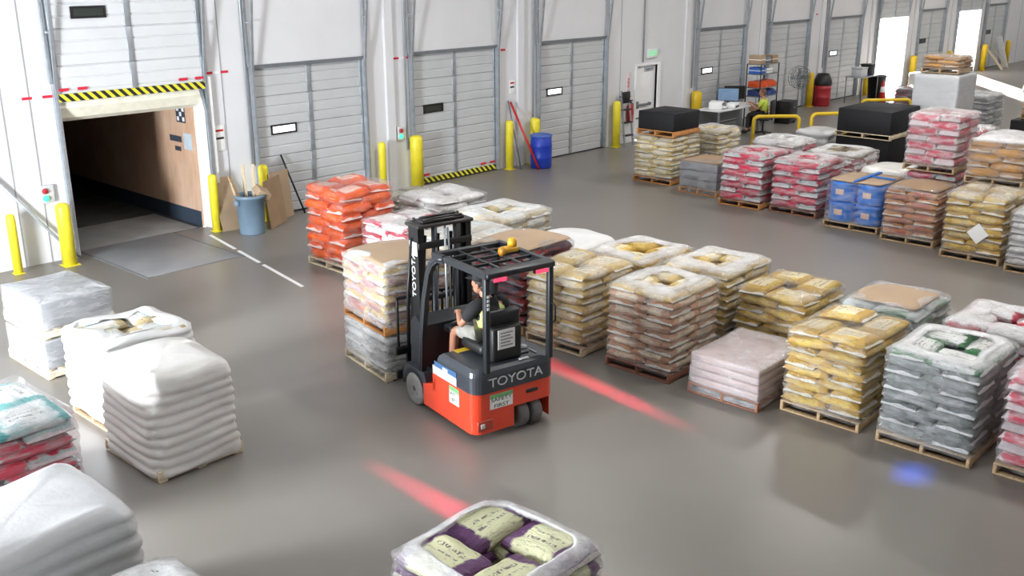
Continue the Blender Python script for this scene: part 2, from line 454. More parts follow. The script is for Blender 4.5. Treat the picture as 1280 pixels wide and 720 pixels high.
# dock shelter and trailer behind the first door
CREAM = M('cream_seal_foam', (.86, .83, .68), .75)
x = DX[0]
sh = link('dock_shelter', None); struct(sh)
MB().prism([(-.02, 2.95), (.28, 2.95), (.28, 2.36), (.1, 2.44), (-.02, 2.62)], x - .02, x + DW + .02, 'x').build('head_curtain', CREAM, sh)
MB().prism([(x - .02, -.04), (x + .07, -.04), (x + .11, .30), (x - .02, .30)], .0, 2.95, 'z').build('side_pad', M('white_seal_fabric', (.76, .76, .75), .7), sh)
MB().prism([(x + DW + .02, -.04), (x + DW - .05, -.04), (x + DW - .09, .30), (x + DW + .02, .30)], .0, 2.95, 'z').build('side_pad', M('white_seal_fabric', (.76, .76, .75), .7), sh)
MB().tube([(x + DW - .02, -.06, 0), (x + DW - .03, -.08, 1.2), (x + DW - .02, -.06, 2.3), (x + DW - .1, -.05, 2.75)], .035, 8).build('edge_seal', DARKST, sh)
MB().box(x + DW + .03, x + DW + .11, -.09, -.005, 0, 2.95).build('jamb_guard', M('white_seal_fabric', (.76, .76, .75), .7), sh)
tr = thing('truck_trailer', 'dark open truck trailer with plywood lining backed up to the first dock', 'truck trailer', (x, .30, 0))
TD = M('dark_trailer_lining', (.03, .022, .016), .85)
TW = DW - .24; TL = 14.
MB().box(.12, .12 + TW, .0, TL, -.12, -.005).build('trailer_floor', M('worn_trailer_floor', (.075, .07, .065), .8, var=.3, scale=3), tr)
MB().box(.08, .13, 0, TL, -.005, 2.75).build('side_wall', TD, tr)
MB().box(.12 + TW, .17 + TW, 0, TL, -.005, 2.75).build('plywood_wall', PLY, tr)
MB().box(.10 + TW, .12 + TW, 0.02, TL, 0, .30).build('kick_plate', M('navy_kick_plate', (.035, .05, .075), .5), tr)
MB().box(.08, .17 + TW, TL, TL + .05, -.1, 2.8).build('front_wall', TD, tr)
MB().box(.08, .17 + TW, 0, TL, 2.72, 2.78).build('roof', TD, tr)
STK = M('dark_sticker', (.05, .06, .08), .5)
b = MB(); xs = .118 + TW
b.mat(0).box(xs - .003, xs, .28, .62, 2.02, 2.34).mat(1)
for r in range(3):
    for c in range(3):
        if (r + c) % 2 == 0: b.box(xs - .005, xs - .003, .31 + c * .1, .39 + c * .1, 2.05 + r * .095, 2.13 + r * .095)
b.build('wall_sticker', [STK, PAPER], tr)
b = MB(); b.mat(0).box(xs - .003, xs, .50, .95, 1.62, 1.74).box(xs - .003, xs, .55, .78, 1.44, 1.53).mat(1).box(xs - .004, xs, .12, .42, 1.50, 1.82)
b.build('wall_marking', [STK, M('pale_blue_label', (.5, .58, .64), .6)], tr)
# dock leveller plate
lv = tag(MB().rbox(x + .22, x + DW - .83, -2.15, .29, .002, .012, .004).build('dock_leveler', M('leveler_steel', (.27, .27, .28), .42, .2, var=.1, scale=2)), 'grey steel dock leveller plate in the floor at the open first dock', 'dock leveler')
MB().box(x + .22, x + DW - .25, .31, 2.0, -.004, .004).build('lip_plate', M('worn_lip_steel', (.34, .335, .33), .5, .2, var=.15, scale=2), lv)
for xe in (x + .19, x + DW - .82): MB().box(xe, xe + .028, -2.2, .28, .0, .014).build('edge_angle', DARKST, lv)

# ------------------------------------------------------------------ bags, pallets and wraps
def unit_bag(seed, nx=18, ny=12):
    rnd = random.Random(seed); ph = [rnd.uniform(0, 6.28) for _ in range(8)]
    vs = []; fs = []
    def prof(t, n): return max(0., 1 - abs(t) ** n)
    us = [-1, -.93, -.9, -.82] + [-.7 + 1.4 * i / (nx - 8) for i in range(nx - 7)] + [.82, .9, .93, 1]
    ws = [-1, -.94, -.82] + [-.6 + 1.2 * i / (ny - 6) for i in range(ny - 5)] + [.82, .94, 1]
    NU, NW = len(us), len(ws)
    for side in (1, -1):
        for u in us:
            for q in ws:
                inner = min(1, abs(u) / .92)
                e = (prof(inner, 7) * prof(q, 5)) ** .36 if abs(u) < .92 else 0
                e = max(e, .05)
                wob = .10 * math.sin(3.1 * u + ph[0] + 2 * q) + .09 * math.sin(5.3 * q + ph[1] - 2.2 * u) + .07 * math.sin(11 * u + ph[5] + 3 * q) * math.sin(8 * q + ph[6])
                z = .5 + side * .5 * e * (1 + wob * .8) + .03 * math.sin(4 * u + ph[2]) - (.16 * max(0, (abs(u) - .85) / .15))
                x = .5 * u * (1 + .012 * math.sin(4 * q + ph[3]))
                y = .5 * q * (1 - .05 * abs(u) ** 6 + .02 * math.sin(6 * u + ph[4]))
                vs.append((x, y, z))
    for sd in (0, 1):
        o = sd * NU * NW
        for i in range(NU - 1):
            for j in range(NW - 1):
                fs.append((o + i * NW + j, o + (i + 1) * NW + j, o + (i + 1) * NW + j + 1, o + i * NW + j + 1))
    o = NU * NW
    ring = [i * NW for i in range(NU)] + [(NU - 1) * NW + j for j in range(1, NW)] + [i * NW + NW - 1 for i in range(NU - 2, -1, -1)] + [j for j in range(NW - 2, 0, -1)]
    for k in range(len(ring)):
        a, c = ring[k], ring[(k + 1) % len(ring)]; fs.append((a, c, c + o, a + o))
    b = MB(); b.add(vs, fs, True)
    return b
BAGS = [unit_bag(s) for s in (1, 2, 3)]
_bm = {}
def bag_meshes(style):
    if style not in _bm: _bm[style] = [b.mesh('bag', STY[style]) for b in BAGS]
    return _bm[style]

STY = {
 'tan': bag_mat('tan_sack', (.82, .73, .55), (.66, .48, .18), (.84, .78, .62), (.16, .07, .03)),
 'tanred': bag_mat('tan_and_red_sack', (.80, .70, .54), (.58, .33, .20), (.80, .73, .60), (.25, .05, .05)),
 'tanpale': bag_mat('pale_tan_sack', (.82, .75, .58), (.62, .48, .20), (.80, .76, .66), (.25, .15, .05), mix_amt=.4),
 'yellow': bag_mat('yellow_sack', (.74, .53, .12), (.56, .34, .05), (.84, .76, .55), (.10, .06, .02), seam=(.86, .82, .70)),
 'orange': bag_mat('orange_sack', (.80, .13, .02), (.75, .10, .02), (.80, .66, .58), (.72, .09, .02), seam=(.8, .6, .55), mix_amt=.3),
 'silver': bag_mat('silver_sack', (.27, .29, .29), (.14, .165, .155), (.60, .61, .60), (.02, .02, .018), seam=(.85, .86, .86), rough=.22),
 'silvertop': bag_mat('white_sack_with_dark_print', (.74, .74, .73), (.03, .16, .05), (.80, .80, .78), (.03, .015, .01), seam=(.7, .7, .7), rough=.25, accent_at=.33, ink_amt=.8),
 'redpink': bag_mat('red_and_white_sack', (.62, .03, .08), (.74, .66, .68), (.78, .74, .74), (.55, .03, .06), seam=(.8, .7, .72), accent_at=.38),
 'redteal': bag_mat('red_and_teal_sack', (.60, .008, .06), (.50, .60, .60), (.74, .74, .74), (.42, .02, .06), seam=(.80, .70, .72), accent_at=.40, mix_amt=.45),
 'whitered': bag_mat('white_sack_with_red_band', (.80, .79, .80), (.50, .03, .06), (.78, .78, .76), (.25, .26, .20), seam=(.8, .76, .76), accent_at=.36, mix_amt=.12),
 'white': bag_mat('white_printed_sack', (.80, .80, .79), (.62, .60, .58), (.78, .78, .77), (.16, .15, .17), seam=(.8, .8, .8), mix_amt=.3),
 'whitegold': bag_mat('white_and_gold_sack', (.74, .73, .68), (.50, .40, .22), (.70, .72, .70), (.10, .38, .36), seam=(.8, .8, .78), mix_amt=.45, ink_amt=.4),
 'tealtop': bag_mat('white_and_teal_sack', (.74, .74, .74), (.05, .34, .34), (.72, .72, .70), (.12, .10, .10), seam=(.8, .8, .8), accent_at=.33, mix_amt=.5, ink_amt=.4),
 'purple': bag_mat('pale_yellow_and_purple_sack', (.70, .70, .42), (.10, .022, .11), (.72, .72, .46), (.06, .02, .05), seam=(.6, .55, .5), accent_at=.25, mix_amt=.06, ink_amt=.45),
 'brown': bag_mat('brown_paper_sack', (.36, .31, .22), (.20, .15, .09), (.52, .50, .42), (.09, .06, .04), mix_amt=.6),
 'redbrown': bag_mat('red_brown_sack', (.42, .10, .05), (.50, .22, .08), (.68, .58, .48), (.30, .04, .03), seam=(.74, .66, .58)),
 'green': bag_mat('green_sack', (.13, .26, .15), (.45, .50, .50), (.60, .62, .58), (.45, .05, .05), seam=(.6, .62, .6)),
 'navy': bag_mat('navy_and_red_sack', (.03, .04, .075), (.40, .03, .03), (.20, .22, .28), (.35, .02, .02), seam=(.3, .3, .35), accent_at=.4),
 'mixed': bag_mat('yellow_and_maroon_sack', (.34, .05, .07), (.66, .46, .10), (.72, .66, .66), (.28, .05, .2), seam=(.74, .70, .7), accent_at=.34),
 'grey': bag_mat('grey_sack', (.40, .41, .42), (.24, .25, .26), (.55, .56, .56), (.12, .12, .12), seam=(.6, .6, .6)),
 'amber': bag_mat('amber_sack', (.58, .28, .04), (.42, .22, .08), (.44, .42, .40), (.08, .05, .03), seam=(.6, .5, .4)),
}

_pm = {}
def add_pallet(root, lx, ly, wood=WOOD, z=0.):
    key = (round(lx, 2), round(ly, 2), wood.name)
    if key not in _pm:
        b = MB()
        for k in range(7):
            c = -lx / 2 + .05 + (lx - .1) * k / 6; b.rbox(c - .048, c + .048, -ly / 2, ly / 2, .108, .125, .003, 1)
        for c in (-lx / 2 + .05, 0, lx / 2 - .05): b.rbox(c - .048, c + .048, -ly / 2, ly / 2, 0.002, .019, .003, 1)
        s = MB().rbox(-lx / 2, lx / 2, -.019, .019, .019, .108, .003, 1)
        _pm[key] = (b.mesh('pallet', wood), s.mesh('stringer', wood))
    p = link('pallet', _pm[key][0], root, (0, 0, z))
    for y in (-ly / 2 + .02, 0, ly / 2 - .02): link('stringer', _pm[key][1], p, (0, y, 0))
    return p

def rrect(hx, hy, r, n=6, m=7):
    pts = []
    for cx, cy, a0 in ((hx - r, hy - r, 0), (-hx + r, hy - r, PI / 2), (-hx + r, -hy + r, PI), (hx - r, -hy + r, 1.5 * PI)):
        arc = [(cx + r * math.cos(a0 + PI / 2 * k / n), cy + r * math.sin(a0 + PI / 2 * k / n)) for k in range(n + 1)]
        pts += arc
        # straight edge subdivision to the next corner
        nxt = {0: (-hx + r, hy), 1: (-hx, -hy + r), 2: (hx - r, -hy), 3: (hx, hy - r)}[int(round(a0 / (PI / 2)))]
        e = arc[-1]
        for k in range(1, m): pts.append((e[0] + (nxt[0] - e[0]) * k / m, e[1] + (nxt[1] - e[1]) * k / m))
    return pts

def wrap_shell(root, lx, ly, z0, z1, layers, mat, dens=.18, rim=.6, top='ring', bulge=.018, r=.09, seed=0, dome=.0, hole=.56, crown=.05, taper=0., name='stretch_wrap', wav=1., ragged=0.):
    """loft of rounded rectangles that follows the layers; closes over the top as a ring or a sheet"""
    rnd = random.Random(seed * 31 + 5); ph = [rnd.uniform(0, 6.28) for _ in range(10)]
    rings = []; d = []
    nz = max(6, layers * 5)
    base = rrect(.5, .5, .5 * r / min(lx, ly) * 2)
    nb = len(base); soft = rrect(.5, .5, min(.24, r / min(lx, ly) * 2 if r > .1 else .17)); cur = [base]
    def ring(fx, fy, z, de, wob=.006, sink=0., zw=1., dm=0.):
        out = []
        for k, (a, c) in enumerate(cur[0]):
            t = 2 * PI * k / nb
            o = wob * wav * (math.sin(3 * t + ph[0] + 9 * z) + math.sin(7 * t + ph[1] - 14 * z) * .7 + math.sin(13 * t + ph[2] + 23 * z) * .4)
            l = math.hypot(a, c)
            zz = z + sink * fx / lx * (.5 + .5 * math.sin(4 * t + ph[3])) + ((.012 * math.sin(5 * t + ph[4]) + .010 * (wav > 1) * math.sin(3 * t + ph[7] + 4 * z)) * wav * zw * fx / lx if z > z0 + .02 else 0) + dm * math.cos(PI * a * fx / lx) * math.cos(PI * c * fy / ly)
            if ragged and z <= z0 + .001: zz = z + ragged * (math.sin(9 * t + ph[5]) + math.sin(17 * t + ph[6]))
            out.append((a * fx * (1 + o / (l * lx)), c * fy * (1 + o / (l * ly)), zz))
        rings.append(out); d.append(de)
    hl = (z1 - z0) / layers
    for i in range(nz + 1):
        t = i / nz; z = z0 + (z1 - crown - z0) * t
        s = abs(math.sin(PI * (z - z0) / hl)) ** .55
        g = bulge * (s - .45) * 2
        tp = 1 - taper * t
        ring(lx * tp + g, ly * tp + g, z, dens * (1.25 if t < .12 else 1))
    tp = 1 - taper; cur[0] = soft if name == 'stretch_wrap' and top == 'ring' else base
    for a, q in ((.012, .35), (.03, .62), (.062, .86), (.10, 1.0)):
        ring(lx * tp - a * 2, ly * tp - a * 2, z1 - crown + crown * q, dens + (rim - dens) * q)
    if top == 'ring':
        for k, s in enumerate((.80, (.8 + hole) * .5, hole + .05, hole)):
            ring(lx * s, ly * s, z1 + .006 - .006 * k, (rim + .12) * (1, 1, .8, .1)[k], (.014, .03, .06, .07)[k] * (1 if hole < .6 else .4), -.012)
    elif top == 'sheet':
        for s in (.75, .55, .35, .18, .05): ring(lx * s, ly * s, z1, rim * (.9 if s > .6 else .75), .005, 0., .3, dome)
    vs = [p for r_ in rings for p in r_]; fs = []
    for i in range(len(rings) - 1):
        for k in range(nb): fs.append((i * nb + k, i * nb + (k + 1) % nb, (i + 1) * nb + (k + 1) % nb, (i + 1) * nb + k))
    if top == 'sheet': fs.append(tuple(range((len(rings) - 1) * nb, len(rings) * nb)))
    me = bpy.data.meshes.new(name); me.from_pydata(vs, [], fs); me.update(); me.materials.append(mat)
    at = me.attributes.new('film_turns', 'FLOAT', 'POINT'); at.data.foreach_set('value', [d[i // nb] for i in range(len(vs))])
    me.polygons.foreach_set('use_smooth', [True] * len(me.polygons))
    return link(name, me, root)

def stack_bags(root, lx, ly, z0, z1, layers, style, seed, topstyle=None, messy=0., skip_top=0):
    rnd = random.Random(seed); ms = bag_meshes(style); mt = bag_meshes(topstyle) if topstyle else ms
    hl = (z1 - z0) / layers; fa = .61; proto = {}
    for l in range(layers):
        mir = l % 2
        top = l == layers - 1
        a, c = fa * lx, (1 - fa) * ly           # sack along x
        e, g = (1 - fa) * lx, fa * ly           # sack along y
        spots = [(-lx / 2 + a / 2, -ly / 2 + c / 2, a, c, 0), (lx / 2 - e / 2, -ly / 2 + g / 2, g, e, PI / 2), (lx / 2 - a / 2, ly / 2 - c / 2, a, c, PI), (-lx / 2 + e / 2, ly / 2 - g / 2, g, e, -PI / 2)]
        for n_, (x, y, ln, wd, rz) in enumerate(spots):
            if mir: x = -x; rz = PI - rz
            me = (mt if top else ms)[rnd.randrange(3)]
            if me not in proto: o = bpy.data.objects.new('bag', me); proto[me] = o
            else: o = proto[me].copy()
            COL.objects.link(o); o.parent = root
            j = .008 + .02 * messy
            sc = 1.40 if not top else 1.18; shr = 1 if not top else .965
            o.scale = (ln * 1.03 * shr, wd * 1.04 * shr, hl * sc)
            o.location = (x + rnd.uniform(-j, j), y + rnd.uniform(-j, j), z0 + l * hl - .04 * hl + (rnd.uniform(-.4, .5) * hl * messy if l > layers * .5 else 0))
            k = .02 + .09 * messy * (l / layers)
            cx, cy = (-x, -y)
            o.rotation_euler = (rnd.uniform(-k, k), rnd.uniform(-k, k) + (-.0 if not top else 0), rz + rnd.uniform(-.03, .03) * (1 + messy))

def sheet(root, lx, ly, z, mat, bend=.0, name='cardboard_sheet', r=.05):
    n = 10; b = MB(); vs = []; fs = []
    for side in (0, 1):
        for i in range(n + 1):
            for j in range(n + 1):
                u, v = i / n * 2 - 1, j / n * 2 - 1
                # clipped corners
                k = 1 - r * (abs(u) ** 8) * (abs(v) ** 8)
                vs.append((u * lx / 2 * k, v * ly / 2 * k, z - bend * (u * u + v * v) * .5 + .006 * math.sin(3 * u + 2 * v) + side * .005))
    m = (n + 1) ** 2
    for i in range(n):
        for j in range(n):
            q = [i * (n + 1) + j, (i + 1) * (n + 1) + j, (i + 1) * (n + 1) + j + 1, i * (n + 1) + j + 1]
            fs.append(q[::-1]); fs.append([t + m for t in q])
    ring = [i * (n + 1) for i in range(n + 1)] + [n * (n + 1) + j for j in range(1, n + 1)] + [i * (n + 1) + n for i in range(n - 1, -1, -1)] + list(range(n - 1, 0, -1))
    for k in range(len(ring)):
        a, c = ring[k], ring[(k + 1) % len(ring)]; fs.append((a, c, c + m, a + m))
    b.add(vs, fs, True); return b.build(name, mat, root)

_seed = [10]
def load(label, x0, y0, lx, ly, H, layers, style, z=0., top='ring', dens=.16, rim=.58, topstyle=None, messy=0., wood=WOOD, film=CLEAR, card=None, rz=0., cat='wrapped pallet', group='shrink-wrapped pallet loads', name='pallet_load', dome=0., crown=.05, bulge=.022, hole=.44):
    """x0,y0: the corner nearest the camera (low x, low y) of the footprint"""
    _seed[0] += 1; sd = _seed[0]
    root = thing(name, label, cat, (x0 + lx / 2, y0 + ly / 2, z), rz, group)
    add_pallet(root, lx, ly, wood)
    zt = H - (.03 if card else .0)
    stack_bags(root, lx * .97, ly * .97, .125, zt - (.05 if card else .012), layers, style, sd, topstyle, messy)
    if card: sheet(root, lx * card[0], ly * card[1], zt + .015, card[2] if len(card) > 2 else CARD, .04)
    if film: wrap_shell(root, lx * 1.012, ly * 1.012, .08, zt + (.025 if not card else .0), layers, film, dens * .45, rim * (.8 if top == 'ring' else 1), top if not card else 'ring', seed=sd, dome=dome, crown=crown, bulge=bulge, hole=hole)
    return root

def milky_load(label, x0, y0, lx, ly, H, layers, mat=MILKY, z=0., dome=.03, r=.12, crown=.07, wood=WOOD, bulge=.03, rz=0., z0=.0, taper=0., group='shrink-wrapped pallet loads', topring=None, wav=1.4, pallet=True, ragged=0.):
    _seed[0] += 1; sd = _seed[0]
    root = thing('pallet_load', label, 'wrapped pallet', (x0 + lx / 2, y0 + ly / 2, z), rz, group)
    if pallet: add_pallet(root, lx * .97, ly * .97, wood)
    if topring:
        stack_bags(root, lx * .95, ly * .95, H - .24, H - .035, 2, topring, sd)
        wrap_shell(root, lx, ly, z0, H, layers, mat, 1, 1, 'ring', seed=sd, crown=crown, bulge=bulge, r=r, wav=wav, taper=taper, ragged=ragged)
    else:
        wrap_shell(root, lx, ly, z0, H, layers, mat, 1, 1, 'sheet', seed=sd, dome=dome, crown=crown, bulge=bulge, r=r, wav=wav, taper=taper, ragged=ragged)
    return root

def box_load(label, x0, y0, lx, ly, zb, H, mat, z=0., wood=WOOD, card=None, film=True, r=.02, group='shrink-wrapped pallet loads', sheets=1, dens=.10, rz=0.):
    _seed[0] += 1
    root = thing('pallet_load', label, 'wrapped pallet', (x0 + lx / 2, y0 + ly / 2, z), rz, group)
    add_pallet(root, lx, ly, wood)
    h = (H - .125) / sheets
    for k in range(sheets):
        o = random.uniform(-.008, .008)
        MB().rbox(-lx * .48 + o, lx * .48 + o, -ly * .48, ly * .48, .126 + k * h, .126 + (k + 1) * h - .004, r).build('carton_block', mat, root)
    if card: sheet(root, lx * .98, ly * .98, H + .008, card)
    if film: wrap_shell(root, lx * .995, ly * .995, .03, H + .012, 6, CLEAR, dens, dens * 1.6, 'sheet', seed=_seed[0], crown=.02, bulge=.004, r=.035, wav=.6)
    return root

# ---- front row (nearest the driving lane), from the dock wall outwards
load('orange bag stack in clear film, standing alone nearest the second dock door', 9.98, -4.47, 1.1, 1.08, 1.42, 9, 'orange', top='sheet', dens=.06, rim=.12, messy=.8, rz=-.03, wood=WOODP)
load('white sacks with red bands just beyond the forklift mast, beside the orange stack', 10.1, -5.85, 1.15, 1.1, 1.0, 8, 'whitered', top='sheet', dens=.2, rim=.15)
load('white load with yellow print seen between forklift mast and overhead guard', 9.85, -7.45, 1.15, 1.0, 1.12, 8, 'whitegold', top='sheet', dens=.3, rim=.4)
load('cardboard-topped load of navy and red sacks directly behind the forklift', 9.8, -8.62, 1.12, .98, 1.25, 8, 'navy', card=(.96, .96), dens=.03, rim=.2)
load('tan sack stack with open film top, just right of the forklift rear post', 9.72, -9.74, 1.12, 1.0, 1.10, 9, 'tan', top='sheet', dens=.14, rim=.12, messy=.45, wood=WOODP)
load('tan and red sack stack with white film rim beside the low pink load', 9.75, -11.10, 1.08, 1.0, 1.13, 10, 'tanred', topstyle='tan', wood=WOODR, dens=.15, rim=.62)
bx = M('pinkish_sheet_stack', (.46, .345, .335), .4, var=.08)
pk = box_load('low flat pink-grey wrapped load, the shortest pallet of the front row', 9.74, -12.33, 1.20, .96, .1, .52, bx, wood=WOODR, sheets=4, dens=.20)
load('yellow sack stack with loose top bags, between the low pink load and the silver stack', 10.02, -13.42, 1.16, .96, 1.03, 10, 'yellow', top='sheet', dens=.16, rim=.10, messy=.8)
load('silver-sided stack with white, green and black printed top sacks', 10.0, -14.62, 1.15, 1.0, 1.08, 10, 'silver', topstyle='silvertop', dens=.30, rim=.70, wood=WOOD, hole=.62)
load('red and pink sack stack cut by the frame edge beside the silver stack', 10.07, -15.82, 1.15, 1.0, 1.12, 9, 'redpink', dens=.14, rim=.5)
# ---- second row
load('flattened brown sacks, low pile behind the orange stack by the dock door', 12.5, -3.3, 1.3, 1.15, .62, 5, 'brown', top='sheet', dens=.05, rim=.06, messy=.7)
load('white sacks with black print behind the forklift mast, nearest the hazard-striped door', 11.75, -4.9, 1.2, 1.15, 1.02, 8, 'white', top='sheet', dens=.12, rim=.14, messy=.6)
load('white and gold wrapped stack with glossy rim, left of the white domed cover', 11.35, -6.75, 1.25, 1.15, 1.06, 7, 'whitegold', top='ring', dens=.28, rim=.55)
milky_load('white domed plastic-covered load behind the forklift guard', 11.05, -8.45, 1.25, 1.15, .93, 3, MILKY, dome=.06, crown=.16, r=.25, bulge=.01)
load('pale yellow stack with wide film rim and golden bags, right of the white domed cover', 11.15, -9.72, 1.22, 1.1, .98, 6, 'yellow', topstyle='yellow', dens=.30, rim=.72, hole=.5)
load('tan sack stack with film rim, behind the tan and red stack', 11.2, -10.98, 1.18, 1.05, 1.05, 9, 'tan', dens=.14, rim=.62)
load('yellow sack stack with peaked loose top, behind the low pink load', 11.2, -12.1, 1.15, 1.0, .93, 8, 'yellow', top='sheet', dens=.16, rim=.10, messy=.8)
load('green sack load under a cardboard sheet, behind the yellow stack', 11.4, -13.4, 1.12, .98, 1.07, 8, 'green', card=(.74, .84), dens=.1, rim=.2)
load('red and white load with blue print behind the silver stack', 11.35, -14.75, 1.15, 1.05, 1.05, 8, 'redpink', topstyle='whitered', dens=.16, rim=.5)

# ---- row farther back, beyond the driving lane
load('pale tan sack stack carrying the black boxed pallet, beside the exit door', 19.55, -4.42, 1.2, 1.1, 1.10, 9, 'tanpale', top='sheet', wood=WOODO, dens=.16, rim=.2)
BLKB = M('black_carton', (.012, .012, .014), .6, var=.12, spec=.25)
box_load('black boxed load on an orange pallet, on top of the pale tan stack', 19.6, -4.40, 1.12, 1.05, .1, .55, BLKB, z=1.12, wood=WOODO, film=False)
load('small cream stack behind the black boxed load, below the desk', 21.9, -4.2, 1.1, 1.0, .98, 7, 'tanpale', dens=.3, rim=.5)
GREYB = M('grey_carton', (.19, .19, .21), .45, var=.12)
box_load('grey wrapped load with cardboard lid, between tan stack and red sacks', 19.22, -5.85, 1.05, 1.0, .1, .72, GREYB, card=CARD2, wood=WOODO, dens=.14, sheets=3)
load('red and teal sack stack next to the grey load with cardboard lid', 18.75, -7.2, 1.15, 1.0, 1.15, 8, 'redteal', dens=.08, rim=.45, wood=WOODO, hole=.45)
load('red and teal sack stack beside the blue drums', 18.85, -8.42, 1.15, 1.05, 1.12, 8, 'redteal', topstyle='redteal', dens=.10, rim=.5, wood=WOODR, hole=.4)
load('red and white sack load in the second line, behind the two red and teal stacks', 21.2, -6.6, 1.2, 1.1, 1.02, 7, 'redpink', topstyle='white', dens=.24, rim=.6)
load('white wrapped load with sunken printed top, behind the blue drums', 20.9, -8.2, 1.3, 1.15, .98, 7, 'whitered', topstyle='brown', dens=.5, rim=.78, hole=.5)
milky_load('low white domed cover behind the blue drums', 20.5, -9.55, 1.2, 1.1, .82, 3, MILKYW, dome=.07, crown=.18, r=.25, bulge=.01)
load('red-brown sack stack with cardboard on top, right of the blue drums', 18.2, -11.05, 1.15, 1.0, 1.06, 8, 'redbrown', card=(.92, .92, CARD2), dens=.2, rim=.3)
load('yellow and tan sack stack at the right edge with a white paper on its side', 17.8, -12.33, 1.2, 1.02, 1.16, 9, 'yellow', topstyle='tan', dens=.16, rim=.25, top='sheet', messy=.5)
load('maroon lower load under the red and white upper load', 19.78, -10.75, 1.15, 1.0, 1.05, 7, 'redteal', dens=.16, rim=.3)
load('upper red and white sack load stacked on the maroon load', 19.74, -10.72, 1.15, 1.0, 1.10, 7, 'redpink', z=1.08, dens=.22, rim=.5, top='sheet')
load('lower tan load behind the yellow stack at the right edge', 19.3, -12.15, 1.2, 1.02, 1.05, 7, 'tan', dens=.16, rim=.2, top='sheet')
load('upper tan load with white cover stacked behind the right-edge yellow stack', 19.25, -12.1, 1.2, 1.02, .80, 5, 'amber', z=1.08, dens=.18, rim=.85, top='sheet', dome=.12)
load('grey sack stack at the right edge beside the yellow and tan stack', 17.6, -13.45, 1.2, .98, 1.05, 9, 'white', dens=.2, rim=.3, top='sheet')
# blue drums on their pallet
BLUE = M('bright_blue_plastic', (.012, .17, .62), .35, var=.06)
bd = thing('drum_pallet', 'pallet of bright blue drums under cardboard and film', 'pallet of drums', (18.45 + .6, -9.9 + .57, 0), 0)
add_pallet(bd, 1.2, 1.12)
drum_p = [(0.27, 0), (.285, .02), (.29, .06), (.275, .12), (.28, .28), (.295, .33), (.295, .37), (.26, .39), (.10, .395)]
dm = MB().lathe(drum_p, 24).mesh('drum', BLUE)
lb = MB()
for q in (PI, 1.5 * PI):
    for t in range(4):
        a0, a1 = q - .3 + t * .15, q - .15 + t * .15
        lb.add([(.2835 * math.cos(a), .2835 * math.sin(a), z) for z in (.14, .25) for a in (a0, a1)], [(0, 1, 3, 2)])
lbm = lb.mesh('drum_label', M('peach_label', (.7, .5, .4), .6))
for k in range(2):
    for sx in (-1, 1):
        for sy in (-1, 1):
            d = link('drum', dm, bd, (sx * .30, sy * .275, .126 + k * .40))
            link('drum_label', lbm, d)
sheet(bd, 1.12, 1.05, .935, CARD)
b = MB(); b.box(-.55, -.2, -.03, .03, .945, .97).box(-.2, .62, -.04, .04, .948, .975).box(.1, .17, -.5, .04, .948, .97)
b.build('blue_strap', BLUE, bd)
wrap_shell(bd, 1.19, 1.13, .1, .93, 2, CLEAR, .10, .2, 'ring', seed=91, bulge=.01)
# paper on the yellow stack is its own sheet, stuck to the film
yp = tag(MB().at(Matrix.Translation((17.77, -11.93, .52)) @ Matrix.Rotation(PI / 4, 4, 'X')).box(-.004, .004, -.13, .13, -.13, .13).build('paper_sheet', PAPER), 'white square paper turned on its corner, stuck on the yellow and tan stack', 'paper sheet')

# ---- far clutter
box_load('lower black boxed pallet behind the low white domed cover', 24.4, -7.5, 1.8, 1.45, .1, .78, BLKB, wood=WOODP, film=False)
box_load('upper black boxed pallet stacked on another, left of the tall silvery load', 24.4, -7.5, 1.8, 1.45, .1, .70, BLKB, z=.79, wood=WOODP, film=False)
TALLG = milky_mat('silvery_stretch_film', (.56, .57, .585), .25)
milky_load('tall silvery film-wrapped load, the tallest block near the open doors', 26.3, -8.30, 1.25, 1.15, 2.28, 5, TALLG, dome=.01, crown=.03, r=.05, bulge=.004, wav=.5)
load('brown and amber sacks on top of the tall silvery load', 26.4, -8.22, 1.0, .95, .42, 3, 'amber', z=2.30, top='sheet', dens=.12, rim=.2, messy=.3)
load('grey sack stack in the sunlight right of the tall silvery load', 31.2, -7.5, 1.4, 1.3, 1.25, 8, 'grey', top='sheet', dens=.3, rim=.45)
load('red printed white stack in front of the grey sacks, right of the tall silvery load', 24.4, -9.6, 1.2, 1.1, 1.25, 8, 'whitered', dens=.3, rim=.5)
load('navy and silver sack pile between hoop barrier and tall silvery load', 34.7, -4.4, 1.3, 1.2, .85, 5, 'navy', top='sheet', dens=.25, rim=.35, messy=.4)
milky_load('low grey wrapped load by the bright open dock door', 39.3, -3.2, 1.6, 1.4, .95, 5, MILKYG, dome=.03)
milky_load('small silvery wrapped load by the second bright open dock', 44.0, -5.8, 1.3, 1.2, 1.55, 5, MILKYG, dome=.02)
box_load('black boxed load at the right frame edge in the distance', 28.3, -10.2, 1.4, 1.2, .1, 1.05, BLKB, film=False)
load('amber sacks on the distant black boxed load at the right edge', 28.6, -10.1, 1.0, .95, .5, 3, 'amber', z=1.06, dens=.1, rim=.1, top='sheet')
for k, (xx, yy) in enumerate(((23.1, -5.4), (24.9, -5.6))):
    milky_load(['pale low wrapped stack right of the first hoop barrier', 'pale low wrapped stack inside the second hoop barrier'][k], xx, yy, .95, .9, .75, 4, MILKYG)

